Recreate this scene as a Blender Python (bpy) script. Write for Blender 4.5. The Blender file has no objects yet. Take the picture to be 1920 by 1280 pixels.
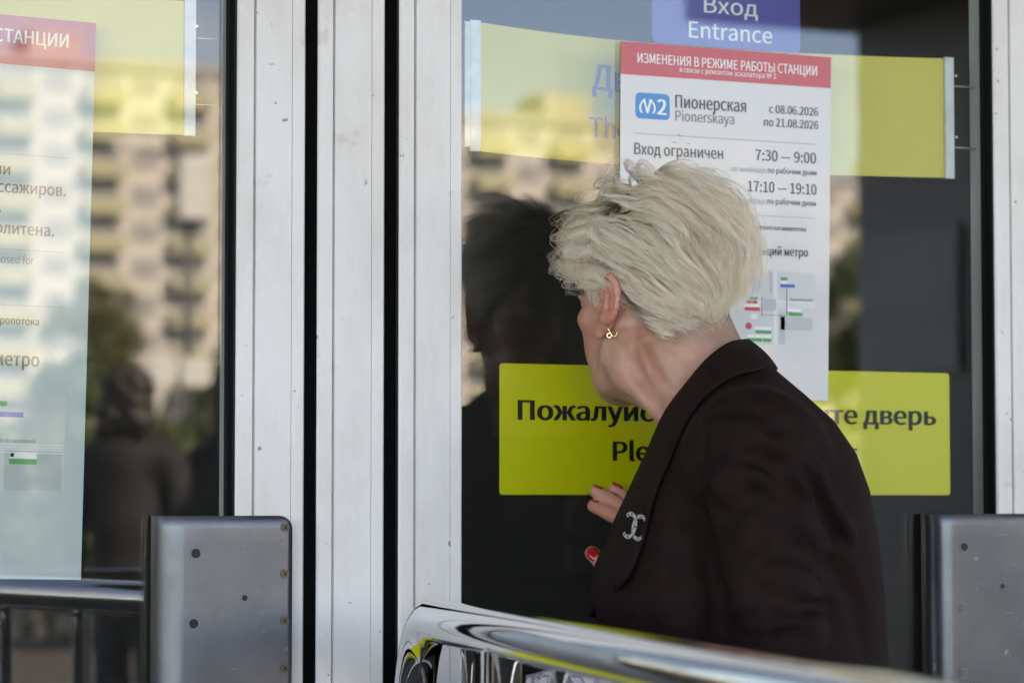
import bpy, bmesh, math, random
import numpy as np
import openvdb
from mathutils import Vector, Matrix

R = math.radians
random.seed(7)
rng = np.random.default_rng(11)
S = bpy.context.scene
COL = S.collection

# ------------------------------------------------------------------ camera
YAW, PITCH = R(25.5), R(3.13)
CAM = Vector((0.0, -2.93, 1.2))
cam_d = bpy.data.cameras.new('camera')
cam_d.lens = 101.25
cam_d.sensor_width = 36.0
cam_d.clip_start = 0.05
cam_d.clip_end = 3000
cam_d.dof.use_dof = True
cam_d.dof.focus_distance = 3.10
cam_d.dof.aperture_fstop = 5.6
cam = bpy.data.objects.new('camera', cam_d)
COL.objects.link(cam)
cam.location = CAM
cam.rotation_euler = (R(90) + PITCH, 0, -YAW)
S.camera = cam

# ------------------------------------------------------------------ sky and sun
SUN_EL, SUN_AZ = R(42), R(28)          # azimuth from +Y (behind the station) towards +X
W = bpy.data.worlds.new('World')
S.world = W
W.use_nodes = True
nt = W.node_tree
nt.nodes.clear()
out = nt.nodes.new('ShaderNodeOutputWorld')
bg = nt.nodes.new('ShaderNodeBackground')
sky = nt.nodes.new('ShaderNodeTexSky')
sky.sky_type = 'NISHITA'
sky.sun_disc = False
sky.sun_elevation = SUN_EL
sky.sun_rotation = SUN_AZ
sky.air_density = 1.0
sky.altitude = 3000
sky.dust_density = 0.2
sky.ozone_density = 1.8
tc = nt.nodes.new('ShaderNodeTexCoord')
mp = nt.nodes.new('ShaderNodeMapping')
mp.inputs['Scale'].default_value = (1.0, 1.0, 2.2)
nz = nt.nodes.new('ShaderNodeTexNoise')
nz.inputs['Scale'].default_value = 2.6
nz.inputs['Detail'].default_value = 7
nz.inputs['Roughness'].default_value = 0.55
rp = nt.nodes.new('ShaderNodeValToRGB')
rp.color_ramp.elements[0].position = 0.57
rp.color_ramp.elements[1].position = 0.80
mx = nt.nodes.new('ShaderNodeMix')
mx.data_type = 'RGBA'
mx.inputs[7].default_value = (6.0, 6.2, 6.5, 1)
nt.links.new(tc.outputs['Generated'], mp.inputs['Vector'])
nt.links.new(mp.outputs['Vector'], nz.inputs['Vector'])
nt.links.new(nz.outputs['Fac'], rp.inputs['Fac'])
nt.links.new(rp.outputs['Color'], mx.inputs[0])
nt.links.new(sky.outputs['Color'], mx.inputs[6])
nt.links.new(mx.outputs[2], bg.inputs['Color'])
bg.inputs['Strength'].default_value = 0.11
nt.links.new(bg.outputs['Background'], out.inputs['Surface'])

sun_l = bpy.data.lights.new('sun', 'SUN')
sun_l.energy = 5.0
sun_l.angle = R(0.5)
sun_l.color = (1.0, 0.95, 0.87)
sun = bpy.data.objects.new('sun', sun_l)
COL.objects.link(sun)
sun_dir = Vector((math.sin(SUN_AZ) * math.cos(SUN_EL), math.cos(SUN_AZ) * math.cos(SUN_EL), math.sin(SUN_EL)))
sun.rotation_euler = sun_dir.to_track_quat('Z', 'Y').to_euler()

S.view_settings.view_transform = 'Standard'
S.view_settings.look = 'None'
S.view_settings.gamma = 1.0
S.view_settings.exposure = 3.22
S.view_settings.use_white_balance = True
S.view_settings.white_balance_temperature = 8500
S.view_settings.white_balance_tint = 19
S.view_settings.use_curve_mapping = False
S.cycles.use_denoising = True
S.cycles.max_bounces = 8
S.cycles.diffuse_bounces = 4
S.cycles.glossy_bounces = 5
S.cycles.transparent_max_bounces = 16
S.cycles.caustics_reflective = False
S.cycles.caustics_refractive = False
S.cycles.sample_clamp_indirect = 2.5


# ------------------------------------------------------------------ materials
def new_mat(name):
    m = bpy.data.materials.new(name)
    m.use_nodes = True
    t = m.node_tree
    t.nodes.clear()
    o = t.nodes.new('ShaderNodeOutputMaterial')
    return m, t, o


def N(t, kind, **kw):
    n = t.nodes.new(kind)
    for k, v in kw.items():
        if k in n.inputs:
            n.inputs[k].default_value = v
        else:
            setattr(n, k, v)
    return n


def pmat(name, col, rough=0.5, metal=0.0, var=0.0, vscale=8.0, bump=0.0, bscale=120.0, bdist=0.001, stretch=(1, 1, 1),
         dirt=None, dirt_amt=0.0, dscale=3.0, spec=0.5, coat=0.0, sss=0.0, rvar=0.0, aniso=None, sheen=0.0, speck=None):
    m, t, o = new_mat(name)
    p = N(t, 'ShaderNodeBsdfPrincipled')
    p.inputs['Base Color'].default_value = (*col, 1)
    p.inputs['Roughness'].default_value = rough
    p.inputs['Metallic'].default_value = metal
    p.inputs['Specular IOR Level'].default_value = spec
    p.inputs['Coat Weight'].default_value = coat
    p.inputs['Sheen Weight'].default_value = sheen
    if sss:
        p.inputs['Subsurface Weight'].default_value = sss
        p.inputs['Subsurface Radius'].default_value = (0.009, 0.0035, 0.002)
        p.inputs['Subsurface Scale'].default_value = 1.0
    t.links.new(p.outputs[0], o.inputs[0])
    tcn = N(t, 'ShaderNodeTexCoord')
    mpn = N(t, 'ShaderNodeMapping')
    mpn.inputs['Scale'].default_value = stretch
    t.links.new(tcn.outputs['Object'], mpn.inputs['Vector'])
    cur = None
    if var > 0:
        nn = N(t, 'ShaderNodeTexNoise', Scale=vscale, Detail=5.0, Roughness=0.6)
        t.links.new(mpn.outputs[0], nn.inputs['Vector'])
        r = N(t, 'ShaderNodeMapRange')
        r.inputs[1].default_value = 0.3
        r.inputs[2].default_value = 0.7
        r.inputs[3].default_value = 1 - var
        r.inputs[4].default_value = 1 + var
        t.links.new(nn.outputs['Fac'], r.inputs[0])
        mm = N(t, 'ShaderNodeVectorMath', operation='SCALE')
        mm.inputs[0].default_value = col
        t.links.new(r.outputs[0], mm.inputs['Scale'])
        cur = mm.outputs[0]
    if dirt is not None:
        n2 = N(t, 'ShaderNodeTexNoise', Scale=dscale, Detail=8.0, Roughness=0.68)
        t.links.new(mpn.outputs[0], n2.inputs['Vector'])
        r2 = N(t, 'ShaderNodeMapRange')
        r2.inputs[1].default_value = 0.42
        r2.inputs[2].default_value = 0.75
        r2.inputs[3].default_value = 0
        r2.inputs[4].default_value = dirt_amt
        t.links.new(n2.outputs['Fac'], r2.inputs[0])
        mx2 = N(t, 'ShaderNodeMix', data_type='RGBA')
        mx2.inputs[6].default_value = (*col, 1)
        mx2.inputs[7].default_value = (*dirt, 1)
        t.links.new(r2.outputs[0], mx2.inputs[0])
        if cur is not None:
            t.links.new(cur, mx2.inputs[6])
        cur = mx2.outputs[2]
    if speck is not None:
        for sc_, thr, amt, scol in speck:
            ns_ = N(t, 'ShaderNodeTexNoise', Scale=sc_, Detail=3.0, Roughness=0.55)
            t.links.new(tcn.outputs['Object'], ns_.inputs['Vector'])
            rs = N(t, 'ShaderNodeMapRange')
            rs.inputs[1].default_value = thr
            rs.inputs[2].default_value = thr + 0.035
            rs.inputs[3].default_value = 0
            rs.inputs[4].default_value = amt
            t.links.new(ns_.outputs['Fac'], rs.inputs[0])
            ms = N(t, 'ShaderNodeMix', data_type='RGBA')
            ms.inputs[6].default_value = (*col, 1)
            ms.inputs[7].default_value = (*scol, 1)
            t.links.new(rs.outputs[0], ms.inputs[0])
            if cur is not None:
                t.links.new(cur, ms.inputs[6])
            cur = ms.outputs[2]
    if cur is not None:
        t.links.new(cur, p.inputs['Base Color'])
    if rvar > 0:
        n3 = N(t, 'ShaderNodeTexNoise', Scale=vscale * 2.3, Detail=6.0, Roughness=0.7)
        t.links.new(mpn.outputs[0], n3.inputs['Vector'])
        r3 = N(t, 'ShaderNodeMapRange')
        r3.inputs[3].default_value = max(0.02, rough - rvar)
        r3.inputs[4].default_value = min(1, rough + rvar)
        t.links.new(n3.outputs['Fac'], r3.inputs[0])
        t.links.new(r3.outputs[0], p.inputs['Roughness'])
    if bump > 0:
        n4 = N(t, 'ShaderNodeTexNoise', Scale=bscale, Detail=4.0, Roughness=0.6)
        t.links.new(mpn.outputs[0], n4.inputs['Vector'])
        b = N(t, 'ShaderNodeBump', Strength=bump, Distance=bdist)
        t.links.new(n4.outputs['Fac'], b.inputs['Height'])
        t.links.new(b.outputs[0], p.inputs['Normal'])
    return m


def glass_mat(name, r0, tint=(0.93, 0.95, 0.94), dust=0.02):
    m, t, o = new_mat(name)
    geo = N(t, 'ShaderNodeNewGeometry')
    dot = N(t, 'ShaderNodeVectorMath', operation='DOT_PRODUCT')
    t.links.new(geo.outputs['Normal'], dot.inputs[0])
    t.links.new(geo.outputs['Incoming'], dot.inputs[1])
    ab = N(t, 'ShaderNodeMath', operation='ABSOLUTE')
    t.links.new(dot.outputs['Value'], ab.inputs[0])
    one = N(t, 'ShaderNodeMath', operation='SUBTRACT')
    one.inputs[0].default_value = 1.0
    t.links.new(ab.outputs[0], one.inputs[1])
    pw = N(t, 'ShaderNodeMath', operation='POWER')
    pw.inputs[1].default_value = 5.0
    t.links.new(one.outputs[0], pw.inputs[0])
    ma = N(t, 'ShaderNodeMath', operation='MULTIPLY_ADD')
    ma.inputs[1].default_value = 1 - r0
    ma.inputs[2].default_value = r0
    t.links.new(pw.outputs[0], ma.inputs[0])
    tr = N(t, 'ShaderNodeBsdfTransparent')
    tr.inputs[0].default_value = (*tint, 1)
    gl = N(t, 'ShaderNodeBsdfGlossy')
    gl.inputs['Roughness'].default_value = 0.0
    gl.inputs['Color'].default_value = (1, 1, 1, 1)
    mix = N(t, 'ShaderNodeMixShader')
    t.links.new(ma.outputs[0], mix.inputs[0])
    t.links.new(tr.outputs[0], mix.inputs[1])
    t.links.new(gl.outputs[0], mix.inputs[2])
    df = N(t, 'ShaderNodeBsdfDiffuse')
    df.inputs[0].default_value = (0.55, 0.53, 0.5, 1)
    tcn = N(t, 'ShaderNodeTexCoord')
    nn = N(t, 'ShaderNodeTexNoise', Scale=5.0, Detail=9.0, Roughness=0.7)
    t.links.new(tcn.outputs['Object'], nn.inputs['Vector'])
    r = N(t, 'ShaderNodeMapRange')
    r.inputs[1].default_value = 0.42
    r.inputs[2].default_value = 0.8
    r.inputs[3].default_value = dust * 0.25
    r.inputs[4].default_value = dust * 1.6
    t.links.new(nn.outputs['Fac'], r.inputs[0])
    mix2 = N(t, 'ShaderNodeMixShader')
    t.links.new(r.outputs[0], mix2.inputs[0])
    t.links.new(mix.outputs[0], mix2.inputs[1])
    t.links.new(df.outputs[0], mix2.inputs[2])
    t.links.new(mix2.outputs[0], o.inputs[0])
    return m


M = {}
M['frame'] = pmat('frame_white_paint', (0.74, 0.725, 0.70), 0.42, var=0.025, vscale=5, stretch=(2.2, 2.2, 0.9), dirt=(0.42, 0.35, 0.28), dirt_amt=0.52,
                  dscale=5.0, bump=0.06, bscale=60, bdist=0.002, rvar=0.1,
                  speck=[(75.0, 0.715, 0.8, (0.16, 0.13, 0.11)), (19.0, 0.70, 0.30, (0.42, 0.36, 0.30))])
M['frame_side'] = pmat('frame_groove', (0.30, 0.285, 0.26), 0.5, dirt=(0.10, 0.09, 0.08), dirt_amt=0.6, dscale=9)
M['rubber'] = pmat('black_rubber', (0.004, 0.004, 0.004), 0.6, spec=0.2)
M['gapblack'] = pmat('dark_gap', (0.0025, 0.0025, 0.0025), 0.9, spec=0.05)
M['glass'] = glass_mat('door_glass', 0.043, dust=0.004)
M['guard'] = pmat('grey_guard', (0.098, 0.107, 0.120), 0.33, metal=0.7, var=0.07, vscale=9, dirt=(0.22, 0.22, 0.22), dirt_amt=0.3, dscale=7, bump=0.12, bscale=35,
                  bdist=0.002, rvar=0.12,
                  speck=[(60.0, 0.70, 0.5, (0.34, 0.34, 0.34)), (95.0, 0.74, 0.7, (0.03, 0.03, 0.03))])
M['scratch'] = pmat('bright_scratch', (0.32, 0.32, 0.33), 0.4)
M['screw'] = pmat('rusty_screw', (0.13, 0.10, 0.075), 0.5, metal=0.7, var=0.3, vscale=300)
M['hole'] = pmat('hole_dark', (0.01, 0.01, 0.01), 0.7)
M['plug'] = pmat('grey_plug', (0.16, 0.165, 0.18), 0.45)
M['chrome'] = pmat('polished_steel', (0.74, 0.74, 0.73), 0.035, metal=1.0, rvar=0.02, vscale=14, bump=0.015, bscale=25, bdist=0.001)
M['paper'] = pmat('poster_paper', (0.63, 0.63, 0.63), 0.35, coat=0.35, var=0.012, vscale=5, bump=0.25, bscale=14, bdist=0.002)
M['paper_cyan'] = pmat('poster_paper_cool', (0.54, 0.60, 0.60), 0.45, var=0.012, vscale=5, bump=0.25, bscale=10, bdist=0.002)
M['red'] = pmat('poster_red', (0.56, 0.055, 0.07), 0.35, coat=0.35)
M['magenta'] = pmat('poster_crimson', (0.55, 0.045, 0.07), 0.4)
M['white_print'] = pmat('white_print', (0.85, 0.85, 0.85), 0.5)
M['ink_black'] = pmat('ink_black', (0.008, 0.008, 0.008), 0.6, spec=0.2)
M['ink'] = pmat('ink_dark', (0.035, 0.038, 0.042), 0.5)
M['ink_grey'] = pmat('ink_grey', (0.10, 0.105, 0.11), 0.5)
M['ink_mid'] = pmat('ink_mid', (0.24, 0.245, 0.25), 0.5)
M['ink_light'] = pmat('ink_light', (0.42, 0.43, 0.44), 0.5)
M['cyan'] = pmat('badge_blue', (0.03, 0.27, 0.60), 0.4)
M['map_bg'] = pmat('map_grey', (0.62, 0.64, 0.64), 0.5)
M['map_bg2'] = pmat('map_grey_block', (0.50, 0.52, 0.52), 0.5)
M['map_road'] = pmat('map_road', (0.76, 0.77, 0.77), 0.5)
M['tag_green'] = pmat('tag_green', (0.04, 0.36, 0.10), 0.5)
M['tag_blue'] = pmat('tag_blue', (0.03, 0.13, 0.50), 0.5)
M['tag_red'] = pmat('tag_red', (0.65, 0.06, 0.04), 0.5)
M['tag_pink'] = pmat('tag_pink', (0.65, 0.06, 0.18), 0.5)
M['yellow'] = pmat('sign_yellow_green', (0.70, 0.655, 0.008), 0.35, var=0.02, vscale=4)
M['yellow2'] = pmat('sign_yellow', (0.66, 0.53, 0.025), 0.35, var=0.03, vscale=5)
M['sign_blue'] = pmat('sign_blue', (0.035, 0.05, 0.36), 0.35)
M['sign_text_blue'] = pmat('sign_text_blue', (0.02, 0.10, 0.42), 0.45)
M['strip_white'] = pmat('white_strip', (0.78, 0.80, 0.80), 0.4, dirt=(0.35, 0.33, 0.30), dirt_amt=0.4, dscale=40)
M['wire'] = pmat('wire_steel', (0.6, 0.6, 0.6), 0.3, metal=0.8)


# ------------------------------------------------------------------ mesh helpers
def link(o, parent=None):
    COL.objects.link(o)
    if parent is not None:
        o.parent = parent
    return o


def mesh_obj(name, verts, faces, mat, parent=None, smooth=False):
    me = bpy.data.meshes.new(name)
    me.from_pydata([tuple(v) for v in verts], [], faces)
    if mat is not None:
        me.materials.append(mat)
    if smooth:
        me.polygons.foreach_set('use_smooth', [True] * len(me.polygons))
    me.update()
    return link(bpy.data.objects.new(name, me), parent)


def tag(o, label=None, category=None, group=None, kind=None):
    for k, v in (('label', label), ('category', category), ('group', group), ('kind', kind)):
        if v:
            o[k] = v
    return o


def empty(name, loc=(0, 0, 0), rz=0.0):
    o = bpy.data.objects.new(name, None)
    o.location = loc
    o.rotation_euler = (0, 0, rz)
    o.empty_display_size = 0.1
    return link(o)


def box_vf(x0, x1, y0, y1, z0, z1):
    v = [(x0, y0, z0), (x1, y0, z0), (x1, y1, z0), (x0, y1, z0), (x0, y0, z1), (x1, y0, z1), (x1, y1, z1), (x0, y1, z1)]
    f = [(0, 3, 2, 1), (4, 5, 6, 7), (0, 1, 5, 4), (1, 2, 6, 5), (2, 3, 7, 6), (3, 0, 4, 7)]
    return v, f


def box(name, x0, x1, y0, y1, z0, z1, mat, parent=None, bevel=0.0):
    v, f = box_vf(x0, x1, y0, y1, z0, z1)
    o = mesh_obj(name, v, f, mat, parent)
    if bevel > 0:
        bm = bmesh.new()
        bm.from_mesh(o.data)
        bmesh.ops.bevel(bm, geom=bm.edges[:], offset=bevel, segments=2, affect='EDGES', profile=0.6)
        bm.to_mesh(o.data)
        bm.free()
    return o


def join_vf(parts):
    V, F = [], []
    for v, f in parts:
        b = len(V)
        V += list(v)
        F += [tuple(i + b for i in q) for q in f]
    return V, F


def prism_z(name, poly, z0, z1, mat, parent=None):
    """closed polygon in plan (counter-clockwise) extruded upward"""
    n = len(poly)
    v = [(x, y, z0) for x, y in poly] + [(x, y, z1) for x, y in poly]
    f = [(i, (i + 1) % n, n + (i + 1) % n, n + i) for i in range(n)]
    f += [tuple(range(n - 1, -1, -1)), tuple(range(n, 2 * n))]
    o = mesh_obj(name, v, f, mat, parent)
    bm = bmesh.new()
    bm.from_mesh(o.data)
    bmesh.ops.recalc_face_normals(bm, faces=bm.faces)
    bm.to_mesh(o.data)
    bm.free()
    return o


def frames_along(path):
    P = [Vector(p) for p in path]
    T = []
    for i in range(len(P)):
        a = P[max(0, i - 1)]
        b = P[min(len(P) - 1, i + 1)]
        T.append((b - a).normalized())
    ref = Vector((0, 0, 1)) if abs(T[0].z) < 0.9 else Vector((1, 0, 0))
    u = T[0].cross(ref).normalized()
    Fs = []
    for i in range(len(P)):
        u = (u - T[i] * u.dot(T[i])).normalized()
        w = T[i].cross(u).normalized()
        Fs.append((P[i], u, w))
    return Fs


def tube_vf(path, rad, seg=16, caps=True):
    fr = frames_along(path)
    rads = rad if hasattr(rad, '__len__') else [rad] * len(path)
    V, F = [], []
    for (p, u, w), r in zip(fr, rads):
        for k in range(seg):
            a = 2 * math.pi * k / seg
            V.append(p + u * (math.cos(a) * r) + w * (math.sin(a) * r))
    for i in range(len(fr) - 1):
        for k in range(seg):
            k2 = (k + 1) % seg
            F.append((i * seg + k, i * seg + k2, (i + 1) * seg + k2, (i + 1) * seg + k))
    if caps:
        F.append(tuple(range(seg - 1, -1, -1)))
        b = (len(fr) - 1) * seg
        F.append(tuple(range(b, b + seg)))
    return V, F


def tube(name, path, rad, mat, parent=None, seg=16, caps=True):
    v, f = tube_vf(path, rad, seg, caps)
    return mesh_obj(name, v, f, mat, parent, smooth=True)


def sphere_vf(c, r, seg=14, rings=8):
    rx, ry, rz = r if hasattr(r, '__len__') else (r, r, r)
    V = [(c[0], c[1], c[2] + rz)]
    for i in range(1, rings):
        ph = math.pi * i / rings
        for k in range(seg):
            a = 2 * math.pi * k / seg
            V.append((c[0] + rx * math.sin(ph) * math.cos(a), c[1] + ry * math.sin(ph) * math.sin(a), c[2] + rz * math.cos(ph)))
    V.append((c[0], c[1], c[2] - rz))
    F = [(0, 1 + k, 1 + (k + 1) % seg) for k in range(seg)]
    for i in range(rings - 2):
        for k in range(seg):
            a = 1 + i * seg
            F.append((a + k, a + seg + k, a + seg + (k + 1) % seg, a + (k + 1) % seg))
    last = len(V) - 1
    a = 1 + (rings - 2) * seg
    F += [(last, a + (k + 1) % seg, a + k) for k in range(seg)]
    return V, F


def disc_y(cx, y, cz, r, depth, seg=20):
    """short cylinder whose axis runs along Y, front face at y"""
    V, F = [], []
    for yy in (y, y + depth):
        for k in range(seg):
            a = 2 * math.pi * k / seg
            V.append((cx + r * math.cos(a), yy, cz + r * math.sin(a)))
    F.append(tuple(range(seg)))
    F.append(tuple(range(2 * seg - 1, seg - 1, -1)))
    for k in range(seg):
        F.append((k, seg + k, seg + (k + 1) % seg, (k + 1) % seg))
    return V, F


def sheet(name, pts, y, mat, parent=None, thick=0.0006):
    """flat printed shape on the plane facing the street: pts are (x,z)"""
    n = len(pts)
    v = [(x, y, z) for x, z in pts] + [(x, y + thick, z) for x, z in pts]
    f = [tuple(range(n)), tuple(range(2 * n - 1, n - 1, -1))]
    f += [(i, n + i, n + (i + 1) % n, (i + 1) % n) for i in range(n)]
    o = mesh_obj(name, v, f, mat, parent)
    bm = bmesh.new()
    bm.from_mesh(o.data)
    bmesh.ops.recalc_face_normals(bm, faces=bm.faces)
    bm.to_mesh(o.data)
    bm.free()
    return o


def rrect(x0, x1, z0, z1, r, seg=6):
    P = []
    for cx, cz, a0 in ((x1 - r, z1 - r, 0), (x0 + r, z1 - r, 90), (x0 + r, z0 + r, 180), (x1 - r, z0 + r, 270)):
        for k in range(seg + 1):
            a = R(a0 + 90 * k / seg)
            P.append((cx + r * math.cos(a), cz + r * math.sin(a)))
    return P


def rect(x0, x1, z0, z1):
    return [(x0, z0), (x1, z0), (x1, z1), (x0, z1)]


try:
    FONT = bpy.data.fonts.load(bpy.utils.system_resource('DATAFILES') + '/fonts/Noto Sans CJK Regular.woff2')
except Exception:
    FONT = None


def glyph_mesh(text):
    cu = bpy.data.curves.new('lettering', 'FONT')
    cu.body = text
    cu.size = 1.0
    cu.resolution_u = 4
    if FONT is not None:
        cu.font = FONT
    tmp = bpy.data.objects.new('lettering_source', cu)
    COL.objects.link(tmp)
    bpy.context.view_layer.update()
    me = bpy.data.meshes.new_from_object(tmp.evaluated_get(bpy.context.evaluated_depsgraph_get()))
    bpy.data.objects.remove(tmp)
    bpy.data.curves.remove(cu)
    co = np.empty(len(me.vertices) * 3)
    me.vertices.foreach_get('co', co)
    co = co.reshape(-1, 3)
    fc = [tuple(p.vertices) for p in me.polygons]
    bpy.data.meshes.remove(me)
    return co, fc


CAP = float(np.ptp(glyph_mesh('H')[0][:, 1]))


def lettering(text, x0, x1, base, cap, y, mat, parent, bold=0.0, anchor='fit', yfun=None):
    """a line of flat print; x0..x1 its extent, base the baseline height, cap the height of a capital"""
    co, fc = glyph_mesh(text)
    co = co / CAP                              # capitals one unit high
    lo, hi = co[:, 0].min(), co[:, 0].max()
    if anchor == 'fit':
        sx = (x1 - x0) / (hi - lo)
        ox = x0 - lo * sx
    else:                                      # 'right': natural width times x0, ends at x1
        sx = cap * (x0 or 1.0)
        ox = x1 - hi * sx
    V, F = [], []
    steps = [0.0] if bold <= 0 else [-1.0, 0.0, 1.0]
    for j, q in enumerate(steps):              # heavier strokes: the outline laid down again a hair to each side
        res = np.empty_like(co)
        res[:, 0] = co[:, 0] * sx + ox + q * bold * sx * 1.5
        res[:, 2] = co[:, 1] * cap + base + (0.5 * abs(q) * bold * cap)
        res[:, 1] = (y if yfun is None else yfun(res[:, 0]) + y) + 0.000012 * j
        F += [tuple(i + len(V) for i in p) for p in fc]
        V += [tuple(r) for r in res]
    return mesh_obj('lettering', V, F, mat, parent)


# ------------------------------------------------------------------ the setting
M['ground'] = pmat('asphalt', (0.062, 0.059, 0.055), 0.85, var=0.15, vscale=0.6, bump=0.3, bscale=20, bdist=0.01)
gv, gf = box_vf(-600, 600, -900, 300, -0.5, 0.0)
tag(mesh_obj('ground', gv, gf, M['ground']), kind='structure')

M['stone'] = pmat('station_stone', (0.30, 0.29, 0.27), 0.7, var=0.12, vscale=4, bump=0.2, bscale=40, bdist=0.004)
M['soffit'] = pmat('canopy_soffit', (0.42, 0.41, 0.39), 0.7, var=0.06, vscale=2)
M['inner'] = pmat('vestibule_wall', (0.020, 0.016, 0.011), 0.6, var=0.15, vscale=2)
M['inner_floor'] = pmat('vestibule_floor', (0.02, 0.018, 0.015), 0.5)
M['pillar'] = pmat('pillar_stone', (0.24, 0.23, 0.22), 0.5, var=0.12, vscale=3)
M['panel_grey'] = pmat('grey_board', (0.38, 0.385, 0.375), 0.5, var=0.12, vscale=5)

st = empty('station_building')
tag(st, 'grey metro station hall around the white entrance doors', 'building')
box('wall', -9, 0.30, 0.03, 0.5, 0, 5.2, M['stone'], st)
box('wall', 3.15, 12, 0.03, 0.5, 0, 5.2, M['stone'], st)
box('wall', 0.30, 3.15, 0.03, 0.5, 2.42, 5.2, M['stone'], st)
box('roof', -9.4, 12.4, -0.2, 16, 5.2, 5.7, M['stone'], st)
box('canopy', -8, 12, -4.2, -0.003, 3.15, 3.45, M['soffit'], st)
box('wall', -9, -8.7, 0.503, 16, 0, 5.19, M['stone'], st)
box('wall', 11.7, 12, 0.503, 16, 0, 5.19, M['stone'], st)
box('wall', -8.7, 11.7, 15.7, 16, 0, 5.19, M['stone'], st)
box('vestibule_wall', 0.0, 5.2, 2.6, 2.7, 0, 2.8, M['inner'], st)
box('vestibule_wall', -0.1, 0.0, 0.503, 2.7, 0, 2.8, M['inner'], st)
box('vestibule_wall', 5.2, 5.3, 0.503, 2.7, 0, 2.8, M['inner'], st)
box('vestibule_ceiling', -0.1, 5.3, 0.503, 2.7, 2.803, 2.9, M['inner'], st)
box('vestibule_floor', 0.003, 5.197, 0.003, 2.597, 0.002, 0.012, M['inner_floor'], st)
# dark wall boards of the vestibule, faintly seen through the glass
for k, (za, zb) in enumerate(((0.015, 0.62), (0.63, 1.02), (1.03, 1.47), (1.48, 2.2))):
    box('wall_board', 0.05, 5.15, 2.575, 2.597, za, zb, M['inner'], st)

col = empty('stone_pillar', (6.05, -5.55, 0))
tag(col, 'dark square pillar standing in front of the station canopy', 'pillar')
box('shaft', -0.42, 0.45, -0.4, 0.4, 0.0, 3.9, M['pillar'], col, bevel=0.015)
box('notice_board', -0.445, -0.422, -0.34, 0.27, 1.64, 2.14, M['panel_grey'], col)
box('capital', -1.05, 0.8, -0.55, 0.60, 2.92, 3.7, M['pillar'], col)

# ------------------------------------------------------------------ doors
FY = -0.022       # front of the metal profiles; the glass front is y = 0


def stile(name, x0, x1, grooves, parent, z0=0.02, z1=2.36, back=0.03):
    """aluminium profile with thin recessed joints on its face"""
    poly = [(x0, back), (x0, FY + 0.002), (x0 + 0.002, FY)]
    for g, w, d in grooves:
        poly += [(g - w / 2, FY), (g - w / 2 + 0.0006, FY + d), (g + w / 2 - 0.0006, FY + d), (g + w / 2, FY)]
    poly += [(x1 - 0.002, FY), (x1, FY + 0.002), (x1, back)]
    return prism_z(name, poly, z0, z1, M['frame'], parent)


fr = empty('door_frame', (1.193, 0, 0))
tag(fr, 'white metal mullion and frame between the two glass doors', 'door frame')
fr.location = (0, 0, 0)
stile('mullion', 1.1534, 1.2322, [(1.1716, 0.0032, 0.006), (1.2164, 0.0010, 0.002)], fr, z0=0.0, z1=2.42)
stile('mullion', 2.1345, 2.2135, [(2.1527, 0.0032, 0.006), (2.1975, 0.0010, 0.002)], fr, z0=0.0, z1=2.42)
box('brush_seal', 2.1192, 2.1343, -0.0185, 0.02, 0.02, 2.36, M['gapblack'], fr)
box('brush_seal', 2.2137, 2.2305, -0.0185, 0.02, 0.02, 2.36, M['gapblack'], fr)
box('head', 0.30, 3.15, -0.018, 0.029, 2.37, 2.419, M['frame'], fr)
box('jamb', 0.302, 0.335, -0.018, 0.029, 0.0, 2.368, M['frame'], fr)
box('jamb', 3.115, 3.148, -0.018, 0.029, 0.0, 2.368, M['frame'], fr)
box('brush_seal', 1.1385, 1.1532, -0.0185, 0.02, 0.02, 2.36, M['gapblack'], fr)
box('brush_seal', 1.2324, 1.2495, -0.0185, 0.02, 0.02, 2.36, M['gapblack'], fr)
box('seal_lip', 1.2462, 1.2485, -0.0205, -0.0187, 0.02, 2.36, M['rubber'], fr)


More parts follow.
